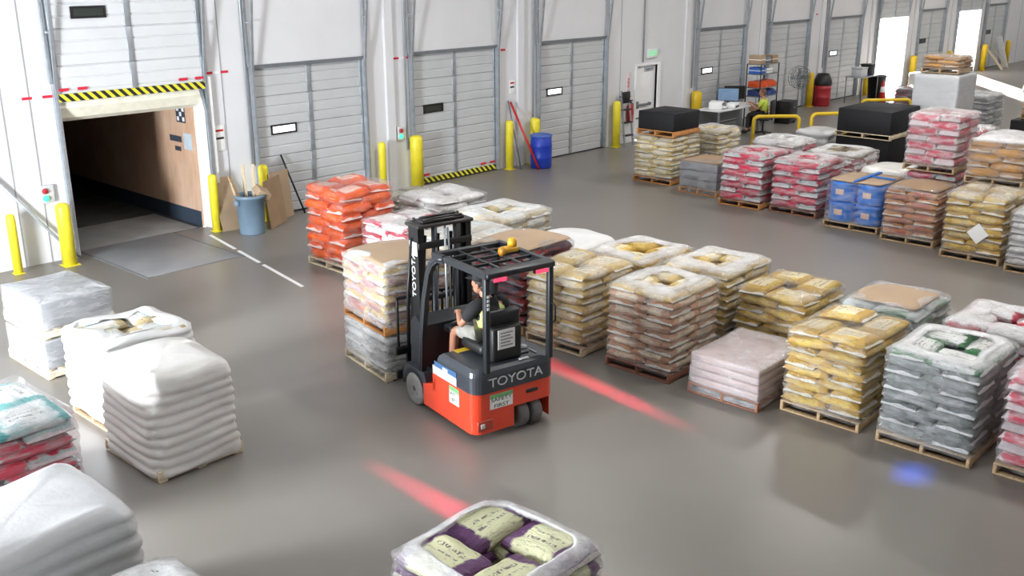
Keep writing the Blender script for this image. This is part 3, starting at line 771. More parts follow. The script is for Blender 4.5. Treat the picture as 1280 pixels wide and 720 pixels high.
# ---- loads on the left and in front
GSHEET = M('grey_sheet_stack', (.30, .32, .34), .45, var=.1)
box_load('lower grey wrapped block by the left wall', 4.62, -5.3, .95, 1.2, .1, .5, GSHEET, wood=WOODP, dens=.22, sheets=1)
box_load('upper grey wrapped block stacked by the left yellow posts', 4.64, -5.28, .95, 1.2, .1, .48, GSHEET, z=.515, wood=WOODP, dens=.24, sheets=1)
milky_load('white wrapped stack with a sunken printed top, behind the plain white one', 4.4, -7.42, 1.1, 1.0, 1.08, 9, MILKY, topring='whitegold', r=.08, z0=.1)
mw = milky_load('plain white wrapped stack with ridged sides in the left lane', 4.2, -8.80, 1.0, 1.18, 1.10, 10, MILKYW, dome=.03, crown=.10, r=.14, wood=WOODP, bulge=.024, taper=.05, z0=.03, ragged=.008)
load('red and teal sack stack cut by the left frame edge', 2.3, -8.75, 1.22, 1.3, 1.03, 8, 'redteal', topstyle='tealtop', dens=.10, rim=.14, top='sheet', messy=.5)
milky_load('grey-white ridged wrapped stack in the lower left corner', 1.7, -11.08, 1.25, 1.12, 1.22, 9, MILKYG, dome=.02, crown=.10, r=.12, bulge=.035, taper=.03)
load('white load with black print at the bottom edge, in front of the lower left stack', 1.75, -12.4, 1.22, 1.04, .92, 6, 'silvertop', dens=.5, rim=.85, hole=.45)
load('pale yellow and purple sack load in a white film rim at the bottom edge', 3.97, -13.72, 1.1, 1.08, 1.02, 7, 'purple', dens=.28, rim=.82, crown=.06, hole=.74)

# ------------------------------------------------------------------ forklift
FO = Vector((7.50, -10.60, 0)); FR = math.radians(-12)
fk = thing('forklift', 'orange-red and charcoal three-wheel electric forklift with driver in the middle lane', 'forklift', FO, FR)
HW = .54
def plan(hw, y0, y1, r, n=6):
    p = [(hw, y1), (-hw, y1)]
    p += [(-hw + r - r * math.cos(PI / 2 * k / n), y0 + r - r * math.sin(PI / 2 * k / n)) for k in range(n + 1)]
    p += [(hw - r + r * math.sin(PI / 2 * k / n), y0 + r - r * math.cos(PI / 2 * k / n)) for k in range(n + 1)]
    return p
b = MB()
b.prism(plan(HW, 0, .86, .12), .32, .56, 'z')
b.box(-HW, HW, .22, .86, .09, .32)
o = plan(HW, 0, .23, .12); b.prism([(-.02, .23)] + o[1:9] + [(-.02, 0)], .09, .32, 'z')
b.prism([(.46, .23), (.46, .0), (.48, .02), (.54, .1), (.54, .23)], .09, .32, 'z')
b.box(-HW, HW, .86, 1.08, .09, .34)
b.prism([(.80, .34), (1.1, .34), (.86, .42), (.80, .56)], -HW, HW, 'x')
ch = b.build('chassis', RED, fk)
MB().box(-.02, .46, .215, .225, .1, .32).build('wheel_well', BLACK, ch)
b = MB(); b.mat(0).rbox(-.50, -.30, -.012, .02, .13, .25, .01).mat(1).rbox(-.47, -.41, -.018, .0, .16, .22, .01)
b.build('tail_lamp', [M('dull_red_lens', (.42, .05, .03), .3), M('pale_lens', (.65, .6, .55), .3)], ch)
MB().rbox(.14, .30, -.012, .01, .435, .475, .008).build('tow_slot', BLACK, ch)
# charcoal hood and rear cap
b = MB(); pr = plan(HW + .004, -.012, .74, .13)
def inset(p, k, cy=.36): return [(x * (1 - k / HW), cy + (y - cy) * (1 - k / .37)) for x, y in p]
b.prism(pr, .56, .75, 'z')
n = len(pr); top = inset(pr, .05)
b.add([(x, y, .75) for x, y in pr] + [(x, y, .80) for x, y in inset(pr, .015)] + [(x, y, .83) for x, y in top],
      [(i, (i + 1) % n, n + (i + 1) % n, n + i) for i in range(n)] + [(n + i, n + (i + 1) % n, 2 * n + (i + 1) % n, 2 * n + i) for i in range(n)] + [tuple(range(2 * n, 3 * n))], False)
hood = b.build('hood', DKGREY, fk)
def put_text(body, size, mat, parent, loc, rot, sx=1.0):
    o = link('lettering', text_mesh(body, size, mat), parent, loc); o.rotation_euler = rot; o.scale = (sx, 1, 1); return o
put_text('TOYOTA', .145, M('silver_lettering', (.55, .56, .57), .4), hood, (.0, -.016, .665), (PI / 2, 0, 0), 1.2)
b = MB(); b.rbox(.08, .2, .02, .06, .83, .845, .006).rbox(.34, .36, .1, .24, .832, .846, .006).lathe([(.045, 0), (.05, .02), (.03, .035)], 14, (.33, .32, .83))
b.build('hood_fittings', [M('fitting_grey', (.45, .46, .47), .5)], hood)
b = MB(); b.rbox(.12, .30, .16, .21, .829, .85, .01).rbox(-.02, .1, .26, .3, .829, .85, .01); b.build('hood_handle', BLACK, hood)
MB().box(-.36, -.14, .60, .70, .831, .834).build('warning_label', M('amber_label', (.72, .48, .03), .5), hood)
b = MB(); b.mat(0).box(-HW - .009, -HW + .002, .34, .84, .56, .66).mat(1).box(-HW - .010, -HW, .34, .80, .66, .72)
b.build('side_label', [M('grey_white_label', (.55, .55, .54), .5), M('blue_label', (.05, .13, .28), .5)], hood)
MB().box(-HW - .012, -HW - .008, .52, .62, .585, .70).build('white_tag', PAPER, hood)
# SAFETY FIRST stickers on side and rear
GREENL = M('green_label', (.16, .42, .16), .5); INK = M('dark_green_ink', (.02, .07, .04), .6)
def safety(loc, rot, w=.2, h=.2):
    b = MB(); b.mat(0).box(-w / 2, w / 2, -h / 2, h / 2, 0, .004).mat(1).box(-w / 2, w / 2, h * .25, h / 2, .004, .005)
    s = b.build('safety_sticker', [PAPER, GREENL], ch, loc); s.rotation_euler = rot
    for t, y in (('SAFETY', .02), ('FIRST', -.055)):
        o = link('lettering', text_mesh(t, .062, INK, .001), s, (0, y, .0055)); o.scale = (w / .22, 1, 1)
safety((-HW - .001, .40, .43), (PI / 2, 0, -PI / 2), .20, .20)
safety((-.19, -.001, .44), (PI / 2, 0, 0), .30, .17)
# floor, cowl, fenders
b = MB(); b.box(-HW + .01, HW - .01, .74, 1.30, .30, .345); b.build('floor_plate', DKGREY2, fk)
b = MB(); b.prism([(1.24, .32), (1.5, .32), (1.46, 1.0), (1.36, 1.08), (1.22, .98)], -.46, .46, 'x'); b.rbox(-.16, .2, 1.05, 1.26, .86, .95, .03)
cowl = b.build('cowl', DKGREY2, fk)
for s in (-1, 1):
    b = MB(); arc = [(1.30 + .25 * math.cos(t), .205 + .25 * math.sin(t)) for t in [PI * k / 10 for k in range(11)]]
    b.prism(arc + [(1.02, .30), (1.02, .34), (1.06, .47), (1.5, .47), (1.57, .32), (1.56, .205)][::-1], s * .38, s * .535, 'x')
    b.build('fender', DKGREY, fk)
# wheels
def wheel(x, y, r, w, tire, nm):
    b = MB().lathe([(r * .62, -w / 2), (r * .9, -w / 2), (r, -w * .34), (r, w * .34), (r * .9, w / 2), (r * .62, w / 2)], 28, (0, 0, 0), (1, 0, 0))
    t = b.build(nm, tire, fk, (x, y, r))
    h = MB().lathe([(r * .64, -w * .3), (r * .5, -w * .42), (r * .3, -w * .34), (r * .16, -w * .5), (.001, -w * .5)], 20, (0, 0, 0), (1, 0, 0))
    for k in range(5):
        q = 2 * PI * k / 5; h.tube([(-w * .42, r * .4 * math.cos(q), r * .4 * math.sin(q)), (-w * .5, r * .4 * math.cos(q), r * .4 * math.sin(q))], .013, 6)
        h.tube([(w * .42, r * .4 * math.cos(q), r * .4 * math.sin(q)), (w * .5, r * .4 * math.cos(q), r * .4 * math.sin(q))], .013, 6)
    h.lathe([(r * .64, w * .3), (r * .5, w * .42), (r * .16, w * .5), (.001, w * .5)], 20, (0, 0, 0), (1, 0, 0))
    h.build('hub', M('dark_hub', (.03, .03, .03), .5), t)
for s in (-1, 1): wheel(s * .475, 1.30, .205, .13, RUBBERL, 'front_wheel')
for xw in (.12, .30): wheel(xw, .14, .165, .13, RUBBER, 'rear_wheel')
# seat with paper notice on its back
b = MB(); b.rbox(-.24, .24, .30, .74, .84, .97, .05, 3); seat = b.build('seat', BLACK, fk)
b = MB(); b.at(Matrix.Translation((0, .29, .92)) @ Matrix.Rotation(.12, 4, 'X')).rbox(-.22, .22, -.05, .06, 0, .46, .05, 3).at(); b.build('seat_back', BLACK, seat)
b = MB(); b.rbox(-.22, .16, .10, .25, .83, 1.22, .03); rc = b.build('rear_console', BLACK, fk)
b = MB(); b.mat(0).box(-.16, .06, .092, .099, .98, 1.20).mat(1)
for k in range(5): b.box(-.13, .03 - .03 * (k % 2), .089, .092, 1.01 + k * .036, 1.026 + k * .036)
b.build('paper_notice', [PAPER, M('grey_print', (.3, .3, .3), .6)], rc)
# steering
b = MB(); ring = [Vector((.14 * math.cos(2 * PI * k / 24), .14 * math.sin(2 * PI * k / 24), 0)) for k in range(25)]
T = Matrix.Translation((-.05, .98, 1.04)) @ Matrix.Rotation(-.55, 4, 'X')
b.tube([T @ p for p in ring], .013, 8, False); b.tube([T @ Vector((-.13, 0, 0)), T @ Vector((.13, 0, 0))], .011, 6); b.tube([T @ Vector((0, .0, 0)), (-.05, 1.24, .86)], .022, 8)
b.build('steering_wheel', BLACK, fk)
b = MB()
for k in range(3): b.tube([(.2 + k * .06, 1.2, .9), (.2 + k * .06, 1.12, 1.1)], .01, 6).ball((.2 + k * .06, 1.115, 1.11), .022, 8, 6)
b.build('hydraulic_levers', BLACK, fk)
# overhead guard
GX, GZ = .43, 1.90
for s in (-1, 1):
    pts = [(s * .50, 1.17, .46), (s * .49, 1.15, .9), (s * .47, 1.10, 1.35), (s * .45, 1.03, 1.68), (s * .44, .96, 1.80), (s * .43, .86, 1.87), (s * .43, .72, GZ)]
    b = MB()
    for p, q in zip(pts, pts[1:]): b.bar(p, q, .055, .085, (0, 1, 0))
    b.tube(pts, .036, 8); b.build('front_pillar', DKGREY2, fk)
    b = MB(); b.rbox(s * .415 + .025 - .03, s * .415 + .025 + .03, -.06, .01, .80, GZ - .02, .014); b.build('rear_post', DKGREY2, fk)
g = MB()
for s in (-1, 1): g.bar((s * GX, .95, GZ), (s * .415 + .025, -.06, GZ - .01), .06, .065)
g.rbox(-.415, .46, -.10, .08, GZ - .035, GZ + .025, .012); g.rbox(-GX, GX, .88, .96, GZ - .03, GZ + .03, .012)
for x in (-.15, .15): g.rbox(x - .012, x + .012, .0, .92, GZ - .015, GZ + .02, .005)
for y in (.28, .50, .70): g.rbox(-GX, GX, y - .011, y + .011, GZ - .012, GZ + .022, .005)
guard = g.build('overhead_guard', DKGREY2, fk)
b = MB(); b.tube([(.44, -.05, 1.22), (.46, -.10, 1.25), (.46, -.10, 1.42), (.44, -.05, 1.45)], .012, 8); b.build('grab_handle', BLACK, fk)
for x in (-.27, .27):
    b = MB(); b.rbox(x - .09, x + .09, -.11, -.06, GZ - .075, GZ - .025, .012); h = b.build('zone_lamp', BLACK, guard)
    MB().rbox(x - .08, x + .08, -.118, -.108, GZ - .07, GZ - .03, .004).build('red_lens', emis('red_lamp_glow', (.95, .04, .10), 1.5), h)
b = MB(); b.mat(0).rbox(.16, .36, .42, .54, GZ + .03, GZ + .09, .02).lathe([(.05, 0), (.055, .05), (.045, .085), (.02, .1)], 14, (.3, .48, GZ + .085)).mat(1).lathe([(.05, 0), (.05, .035), (.03, .05)], 14, (.155, .45, GZ + .055), (-1, 0, 0))
b.build('beacon', [M('amber_plastic', (.72, .38, .02), .35), M('dark_amber', (.5, .22, .01), .35)], guard)
b = MB()
for k in range(4): b.box(-.39 - .012, -.39 + .014, -.066, -.0605, 1.52 + k * .045, 1.55 + k * .045)
b.build('post_decal', PAPER, fk)
# mast
ms = MB()
for s in (-1, 1):
    ms.box(s * .40 - .018, s * .40 + .018, 1.58, 1.80, .09, 2.04); ms.box(s * .37 - .03, s * .37 + .03, 1.58, 1.61, .09, 2.04); ms.box(s * .37 - .03, s * .37 + .03, 1.77, 1.80, .09, 2.04)
ms.rbox(-.42, .42, 1.56, 1.62, .2, .34, .01).rbox(-.42, .42, 1.56, 1.60, 1.78, 1.86, .01)
mast = ms.build('mast', BLACK, fk); mast.location.x = .10; mast.scale.x = .88
im = MB()
for s in (-1, 1): im.box(s * .315 - .03, s * .315 + .03, 1.63, 1.77, .1, 2.09)
im.rbox(-.345, .345, 1.66, 1.72, 1.1, 1.16, .01); im.build('inner_mast', DKGREY2, mast)
t = MB(); t.rbox(-.44, .44, 1.54, 1.86, 2.03, 2.075, .018); t.rbox(-.33, .33, 1.60, 1.78, 2.075, 2.11, .016)
t.tube([(-.3, 1.62, 2.12), (-.1, 1.6, 2.13), (.1, 1.6, 2.13), (.3, 1.62, 2.12)], .014, 6); t.tube([(-.28, 1.74, 2.12), (.28, 1.74, 2.12)], .014, 6)
for x in (-.33, .02, .06, .1, .36): t.lathe([(.02, 0), (.02, .04)], 8, (x, 1.8, 2.075))
t.build('mast_head', M('worn_black_steel', (.03, .027, .025), .4, .3), mast)
cy = MB()
for x in (-.17, .17): cy.tube([(x, 1.60, .25), (x, 1.60, 1.5)], .04, 12).tube([(x, 1.60, 1.5), (x, 1.60, 2.03)], .024, 10)
cy.build('lift_cylinder', DKGREY2, mast)
cy = MB()
for x in (-.08, .06): cy.box(x - .015, x + .015, 1.66, 1.672, .5, 2.04)
cy.tube([(-.02, 1.55, 2.0), (-.03, 1.53, 1.4), (.0, 1.55, .8)], .014, 8).tube([(.03, 1.55, 2.0), (.03, 1.53, 1.4), (.05, 1.55, .8)], .014, 8)
cy.build('lift_chain', STEEL, mast)
put_text('TOYOTA', .11, PAPER, mast, (-.421, 1.69, 1.46), (PI / 2, -PI / 2, -PI / 2), 1.25)
MB().box(-.424, -.418, 1.60, 1.78, 1.70, 1.86).build('white_decal', PAPER, mast)
cg = MB(); cg.rbox(-.46, .46, 1.84, 1.89, .12, .22, .01).rbox(-.46, .46, 1.84, 1.89, .42, .52, .01)
for x in (-.42, -.21, 0, .21, .42): cg.rbox(x - .014, x + .014, 1.85, 1.88, .5, 1.15, .008)
cg.rbox(-.44, .44, 1.85, 1.88, 1.12, 1.16, .008)
for x in (-.3, -.1, .1, .3): cg.tube([(x, 1.83, .5), (x, 1.80, 1.2), (x * .9, 1.72, 1.9)], .022, 8)
car = cg.build('carriage', BLACK, fk)
for s in (-1, 1):
    b = MB(); b.rbox(s * .24 - .05, s * .24 + .05, 1.89, 1.93, .03, .5, .006); b.prism([(1.9, .03), (2.98, .045), (2.98, .055), (1.93, .075), (1.9, .075)], s * .24 - .05, s * .24 + .05, 'x')
    b.build('fork', BLACK, car)

# load on the forks: two wrapped pallets one on the other, in the forklift's heading
def fk_world(x, y, z=0.):
    c, s = math.cos(FR), math.sin(FR)
    return (FO.x + c * x - s * y, FO.y + s * x + c * y, z)
LXc, LYc = .02, 2.62
p = fk_world(LXc, LYc)
ll = load('low white wrapped pallet carried on the forklift forks', p[0] - .53, p[1] - .57, 1.06, 1.14, .58, 4, 'white', dens=.55, rim=.6, top='sheet', wood=WOODP, rz=FR, group='loads on the forklift')
uu = load('tall white-filmed pallet with cardboard top stacked above the forks', p[0] - .52, p[1] - .56, 1.04, 1.12, .92, 6, 'mixed', z=.60, dens=.6, rim=.8, card=(.93, .95), wood=WOODO, rz=FR, group='loads on the forklift')

# ------------------------------------------------------------------ people
def skin_mesh(name, joints, edges, mat, sub=1, root=0):
    me = bpy.data.meshes.new(name + '_frame'); me.from_pydata([j[:3] for j in joints], edges, []); me.update()
    o = bpy.data.objects.new(name + '_frame', me); COL.objects.link(o)
    md = o.modifiers.new('s', 'SKIN'); md.use_smooth_shade = True
    if not me.skin_vertices: me.skin_vertices.new()
    for i, j in enumerate(joints):
        r = j[3]; me.skin_vertices[0].data[i].radius = r if isinstance(r, tuple) else (r, r)
        me.skin_vertices[0].data[i].use_root = i == root
    sb = o.modifiers.new('u', 'SUBSURF'); sb.levels = sub; sb.render_levels = sub
    dg = bpy.context.evaluated_depsgraph_get(); dg.update()
    out = bpy.data.meshes.new_from_object(o.evaluated_get(dg)); out.name = name; out.materials.clear(); out.materials.append(mat)
    bpy.data.objects.remove(o); bpy.data.meshes.remove(me)
    out.polygons.foreach_set('use_smooth', [True] * len(out.polygons))
    return out

def merge_meshes(name, meshes, mats):
    bm = bmesh.new()
    for k, me in enumerate(meshes):
        n0 = len(bm.faces); bm.from_mesh(me); bm.faces.ensure_lookup_table()
        for f in bm.faces[n0:]: f.material_index = k if len(mats) > 1 else 0
    me = bpy.data.meshes.new(name); bm.to_mesh(me); bm.free()
    for m in mats: me.materials.append(m)
    return me

def head_mesh(c, yaw, pitch=0.):
    """ellipsoid head with brow, nose, mouth, chin and ears; faces +y before yaw"""
    b = MB(); T = Matrix.Translation(c) @ Matrix.Rotation(yaw, 4, 'Z') @ Matrix.Rotation(pitch, 4, 'X')
    b.at(T)
    b.ball((0, 0, .015), (.076, .095, .105), 20, 14); b.ball((0, .03, -.05), (.058, .062, .062), 14, 10)
    b.ball((0, .092, -.012), (.014, .022, .022), 8, 6); b.ball((0, .082, .022), (.05, .014, .010), 10, 6); b.ball((0, .084, -.055), (.024, .010, .008), 8, 6)
    for s in (-1, 1): b.ball((s * .076, -.005, -.01), (.012, .022, .032), 8, 6); b.ball((s * .03, .084, .004), (.012, .010, .008), 8, 6)
    return b.mesh('head', SKIN)

def hand_chain(J, E, wrist_i, wrist, d, up, side, curl=.6, sc=1.):
    """palm and five curled fingers appended to a skin skeleton"""
    d = Vector(d).normalized(); up = Vector(up); up = (up - d * up.dot(d)).normalized(); sd = d.cross(up).normalized() * side
    palm = Vector(wrist) + d * .045 * sc
    J.append((*palm, (.034 * sc, .018 * sc))); pi_ = len(J) - 1; E.append((wrist_i, pi_))
    knu = Vector(wrist) + d * .085 * sc
    J.append((*knu, (.036 * sc, .014 * sc))); ki = len(J) - 1; E.append((pi_, ki))
    for k, (o, ln) in enumerate(((-.03, .072), (-.010, .082), (.010, .076), (.03, .06))):
        p = knu + sd * o * sc + d * .01; prev = ki; dirv = d.copy()
        for seg in range(3):
            dirv = (dirv * math.cos(curl * .8) - up * math.sin(curl * .8)).normalized()
            p = p + dirv * ln * sc / 3
            J.append((*p, (.0095 - seg * .0012) * sc)); E.append((prev, len(J) - 1)); prev = len(J) - 1
    p = palm - sd * .04 * sc; J.append((*p, .012 * sc)); E.append((pi_, len(J) - 1)); prev = len(J) - 1
    p = p + (d * .7 - sd * .4 - up * .3).normalized() * .035 * sc; J.append((*p, .010 * sc)); E.append((prev, len(J) - 1)); prev = len(J) - 1
    p = p + (d * .8 - up * .5).normalized() * .03 * sc; J.append((*p, .008 * sc)); E.append((prev, len(J) - 1))

def person(label, loc, rz, pose, shirtm, vestm, legm, shoem, hairm, cap=None, group=None, shorts=True):
    root = thing('person', label, 'person', loc, rz, group)
    P = pose
    J = []; E = []
    def j(name, r): J.append((*P[name], r)); return len(J) - 1
    hip = j('hip', (.15, .12)); wst = j('waist', (.135, .10)); cst = j('chest', (.13, .09)); nkb = j('neckb', (.062, .058)); nk = j('neck', .052)
    hd = J.append((P['head'][0], P['head'][1], P['head'][2] - .05, .05)) or len(J) - 1
    E += [(hip, wst), (wst, cst), (cst, nkb), (nkb, nk), (nk, hd)]
    hands = []
    for s, sn in ((-1, 'l'), (1, 'r')):
        sh = j('sh' + sn, .046); el = j('el' + sn, .043); wr = j('wr' + sn, .028)
        E += [(cst, sh), (sh, el), (el, wr)]
        d = Vector(P['wr' + sn]) - Vector(P['el' + sn])
        hand_chain(J, E, wr, P['wr' + sn], P.get('hd' + sn, d), (0, 0, 1), s, P.get('curl', .7))
        hp = j('hp' + sn, .09); kn = j('kn' + sn, .062); an = j('an' + sn, .042); to = j('to' + sn, .034)
        E += [(hip, hp), (hp, kn), (kn, an), (an, to)]
    body = skin_mesh('body', J, E, SKIN, 1)
    hm = head_mesh(P['head'], P.get('hyaw', 0), P.get('hpitch', 0))
    me = merge_meshes('body', [body, hm], [SKIN])
    me.polygons.foreach_set('use_smooth', [True] * len(me.polygons))
    link('body', me, root)
    def cloth(nm, names, edges, mat):
        JJ = []; idx = {}
        for n_, r in names: idx[n_] = len(JJ); JJ.append((*(P[n_] if isinstance(n_, str) and n_ in P else n_), r))
        EE = [(idx[a], idx[b]) for a, b in edges]
        return link(nm, skin_mesh(nm, JJ, EE, mat, 1), root)
    def mid(a, b, t): return tuple(Vector(P[a]).lerp(Vector(P[b]), t))
    P['tl'] = tuple(Vector(P['neckb']) * .5 + Vector(P['shl']) * .5 + Vector((0, 0, -.025))); P['tr'] = tuple(Vector(P['neckb']) * .5 + Vector(P['shr']) * .5 + Vector((0, 0, -.025))); P['mel'] = mid('shl', 'ell', .75); P['mer'] = mid('shr', 'elr', .75)
    cloth('shirt', [('hip', (.165, .135)), ('waist', (.15, .115)), ('chest', (.195, .145)), ('neckb', (.105, .10)), ('shl', .092), ('mel', .066), ('shr', .092), ('mer', .062), ('tl', .085), ('tr', .085)],
          [('hip', 'waist'), ('waist', 'chest'), ('chest', 'neckb'), ('chest', 'tl'), ('tl', 'shl'), ('shl', 'mel'), ('chest', 'tr'), ('tr', 'shr'), ('shr', 'mer')], shirtm)
    P['v0'] = mid('hip', 'waist', .5); P['vl'] = mid('chest', 'shl', .78); P['vr'] = mid('chest', 'shr', .78)
    v = cloth('safety_vest', [('v0', (.172, .14)), ('waist', (.162, .128)), ('chest', (.205, .157)), ('vl', .097), ('vr', .097)], [('v0', 'waist'), ('waist', 'chest'), ('chest', 'vl'), ('chest', 'vr')], vestm)
    t = .92 if shorts else 1.
    for n_, a, b_ in (('ll', 'hpl', 'knl'), ('lr', 'hpr', 'knr')): P[n_] = mid(a, b_, t)
    if shorts:
        cloth('shorts', [('hip', (.172, .14)), ('hpl', .105), ('ll', .085), ('hpr', .105), ('lr', .085)], [('hip', 'hpl'), ('hpl', 'll'), ('hip', 'hpr'), ('hpr', 'lr')], legm)
    else:
        P['al'] = mid('knl', 'anl', .92); P['ar'] = mid('knr', 'anr', .92)
        cloth('trousers', [('hip', (.172, .14)), ('hpl', .105), ('knl', .078), ('al', .06), ('hpr', .105), ('knr', .078), ('ar', .06)], [('hip', 'hpl'), ('hpl', 'knl'), ('knl', 'al'), ('hip', 'hpr'), ('hpr', 'knr'), ('knr', 'ar')], legm)
    for sn in 'lr':
        a = Vector(P['an' + sn]); b_ = Vector(P['to' + sn]); e = b_ + (b_ - a).normalized() * .06; e.z = b_.z
        P['s0'] = tuple(a + Vector((0, -.03, -.02))); P['s1'] = tuple(b_); P['s2'] = tuple(e)
        cloth('shoe', [('s0', .058), ('s1', .052), ('s2', .042)], [('s0', 's1'), ('s1', 's2')], shoem)
    T = Matrix.Translation(P['head']) @ Matrix.Rotation(P.get('hyaw', 0), 4, 'Z')
    b = MB().at(T); b.ball((0, -.016, .035), (.084, .096, .096), 18, 10); b.ball((0, -.055, -.02), (.07, .05, .07), 14, 8)
    b.build('hair', hairm, root)
    if cap:
        b = MB().at(T); b.lathe([(.092, .045), (.094, .07), (.082, .11), (.05, .135), (.001, .142)], 20); b.rbox(-.06, .06, .06, .16, .05, .062, .006)
        b.build('cap', cap, root)
    return root

HIVIS = M('hivis_fabric', (.55, .66, .08), .6)
def vest_mat():
    m, nt, bs, out = new_mat('black_vest_with_lime_bands')
    c = objc(nt); s = N(nt, 'ShaderNodeSeparateXYZ'); L(nt, c, s.inputs[0])
    ax = math_n(nt, 'ABSOLUTE', s.outputs[0])
    band = math_n(nt, 'MULTIPLY', math_n(nt, 'GREATER_THAN', ax, .075), math_n(nt, 'LESS_THAN', ax, .165))
    hb = math_n(nt, 'LESS_THAN', math_n(nt, 'ABSOLUTE', math_n(nt, 'SUBTRACT', s.outputs[2], 1.12)), .025)
    k = mix_c(nt, math_n(nt, 'MAXIMUM', band, hb), (.015, .015, .015), (.62, .72, .22))
    L(nt, k, bs.inputs['Base Color']); bs.inputs['Roughness'].default_value = .6
    return m
BLKCLOTH = M('black_cloth', (.014, .014, .016), .85)
GREYCLOTH = M('grey_shorts_cloth', (.30, .29, .26), .85, var=.2, scale=14)
driver_pose = dict(hip=(0, .50, 1.02), waist=(0, .49, 1.14), chest=(0, .49, 1.31), neckb=(-.02, .53, 1.43), neck=(-.03, .55, 1.48), head=(-.05, .60, 1.585), hyaw=.45, hpitch=-.12,
    shl=(-.20, .49, 1.37), ell=(-.30, .62, 1.14), wrl=(-.17, .88, 1.20), shr=(.20, .49, 1.37), elr=(.28, .66, 1.16), wrr=(.10, .88, 1.18),
    hdl=(.05, .09, -.01), hdr=(-.05, .09, -.01), curl=.75,
    hpl=(-.10, .56, 1.00), knl=(-.19, .93, .98), anl=(-.18, 1.02, .50), tol=(-.18, 1.15, .43), hpr=(.10, .56, 1.00), knr=(.17, .93, .97), anr=(.16, 1.04, .50), tor=(.16, 1.16, .43))
person('person seated at the forklift wheel in dark clothes, shorts and a lime-striped vest', FO, FR, driver_pose, BLKCLOTH, vest_mat(), GREYCLOTH, BLACK, M('dark_hair', (.02, .014, .01), .6), cap=BLKCLOTH)

# ------------------------------------------------------------------ dock wall furniture
bol = MB(); bol.lathe([(.10, 0), (.10, 1.06), (.092, 1.10), (.06, 1.13), (.001, 1.14)], 20)
bp = MB().rbox(-.115, .115, -.115, .115, 0, .012, .004)
def bollard(x, y, h, r, label, mat=YEL):
    root = thing('bollard', label, 'bollard', (x, y, 0), 0, 'yellow posts along the dock wall')
    o = link('post', bol.mesh('post', mat), root); o.scale = (r / .1, r / .1, h / 1.14)
    o = link('base_plate', bp.mesh('base_plate', mat), root); o.scale = (r / .1, r / .1, 1)
bollard(6.30, -.28, 1.03, .075, 'thin yellow post leftmost along the wall, left of the open dock')
bollard(7.12, -.42, 1.10, .12, 'thick yellow post at the left jamb of the open first dock')
bollard(10.12, -.24, 1.13, .085, 'yellow post between the open dock and the grey bin')
bollard(11.28, -.22, 1.15, .10, 'yellow post behind the cardboard beside the grey bin')
bollard(14.38, -.22, 1.22, .085, 'yellow post above the orange stack, right of the second dock door')
bollard(15.42, -.2, 1.24, .15, 'broad yellow post with signal lamp, left of the striped third door')
bollard(18.55, -.2, 1.24, .10, 'yellow post right of the striped third door, by the red pole')
bollard(19.52, -.2, 1.20, .13, 'yellow post behind the blue plastic drum')
bollard(22.98, -.2, 1.30, .11, 'yellow post beside the stepladder at the fourth dock door')
bollard(27.05, -.2, 1.22, .16, 'golden yellow post left of the desk and fifth door', YELO)
bollard(34.5, -.2, 1.22, .12, 'yellow post between the pedestal fan and the red drum', YELO)
bollard(39.2, -.2, 1.2, .12, 'yellow post behind the wire table by the first bright open door', YELO)
bollard(43.55, -.25, 1.25, .14, 'yellow post right of the first bright open door', YELO)
bollard(47.6, -.25, 1.2, .12, 'yellow post left of the second bright open door', YELO)
bollard(52.05, -.25, 1.25, .14, 'yellow post right of the second bright open door', YELO)
bollard(55.4, -.25, 1.25, .12, 'yellow post right of the last dock door', YELO)

def signal(x, z, label):
    r = thing('signal_box', label, 'signal light', (x, -.05, z))
    MB().rbox(-.12, .12, -.02, .055, -.14, .16, .01).build('housing', M('grey_housing', (.6, .6, .6), .5), r)
    MB().lathe([(.05, 0), (.05, .03), (.03, .05)], 14, (-.04, -.02, .07), (0, -1, 0)).build('red_lamp', M('red_lens', (.4, .02, .03), .3), r)
    MB().lathe([(.05, 0), (.05, .03), (.03, .05)], 14, (-.04, -.02, -.06), (0, -1, 0)).build('green_lamp', emis('green_signal', (.05, .75, .35), 1.2), r)
signal(7.05, 1.2, 'grey signal box with red and green lamps left of the open first dock')
signal(15.12, 1.30, 'signal box with red and green lamps left of the striped third door')
def wall_sign(x, z, label, wd=.2, h=.3, bars=((.3, REDP), (.0, BLACK))):
    r = thing('wall_sign', label, 'sign', (x, -.012, z))
    MB().rbox(-wd / 2, wd / 2, -.008, .008, -h / 2, h / 2, .004).build('plate', PAPER, r)
    for o, m in bars: MB().box(-wd * .38, wd * .38, -.011, -.008, o * h - .02, o * h + .02).build('printed_bar', m, r)
wall_sign(10.5, 1.75, 'small white notice with red and black bars above the bin corner', .22, .5)
wall_sign(18.85, 2.02, 'small white notice with red and black bars above the red pole', .2, .34)
r = thing('wall_sign', 'narrow white and red vertical fire notice left of the exit door', 'sign', (23.72, -.012, 1.72))
MB().rbox(-.07, .07, -.008, .008, -.28, .28, .004).build('plate', M('pink_white_plate', (.75, .6, .6), .5), r)
o = link('lettering', text_mesh('FIRE', .15, REDP, .001), r, (0, -.0105, 0)); o.rotation_euler = (PI / 2, PI / 2, 0)
r = thing('exit_sign', 'green lettered exit sign above the white personnel door', 'exit sign', (24.84, -.02, 2.48))
MB().rbox(-.24, .24, -.04, .02, -.13, .13, .01).build('housing', M('sign_white', (.75, .78, .76), .5), r)
o = link('lettering', text_mesh('EXIT', .2, emis('exit_green', (.06, .65, .22), .9), .002), r, (0, -.043, 0)); o.rotation_euler = (PI / 2, 0, 0)
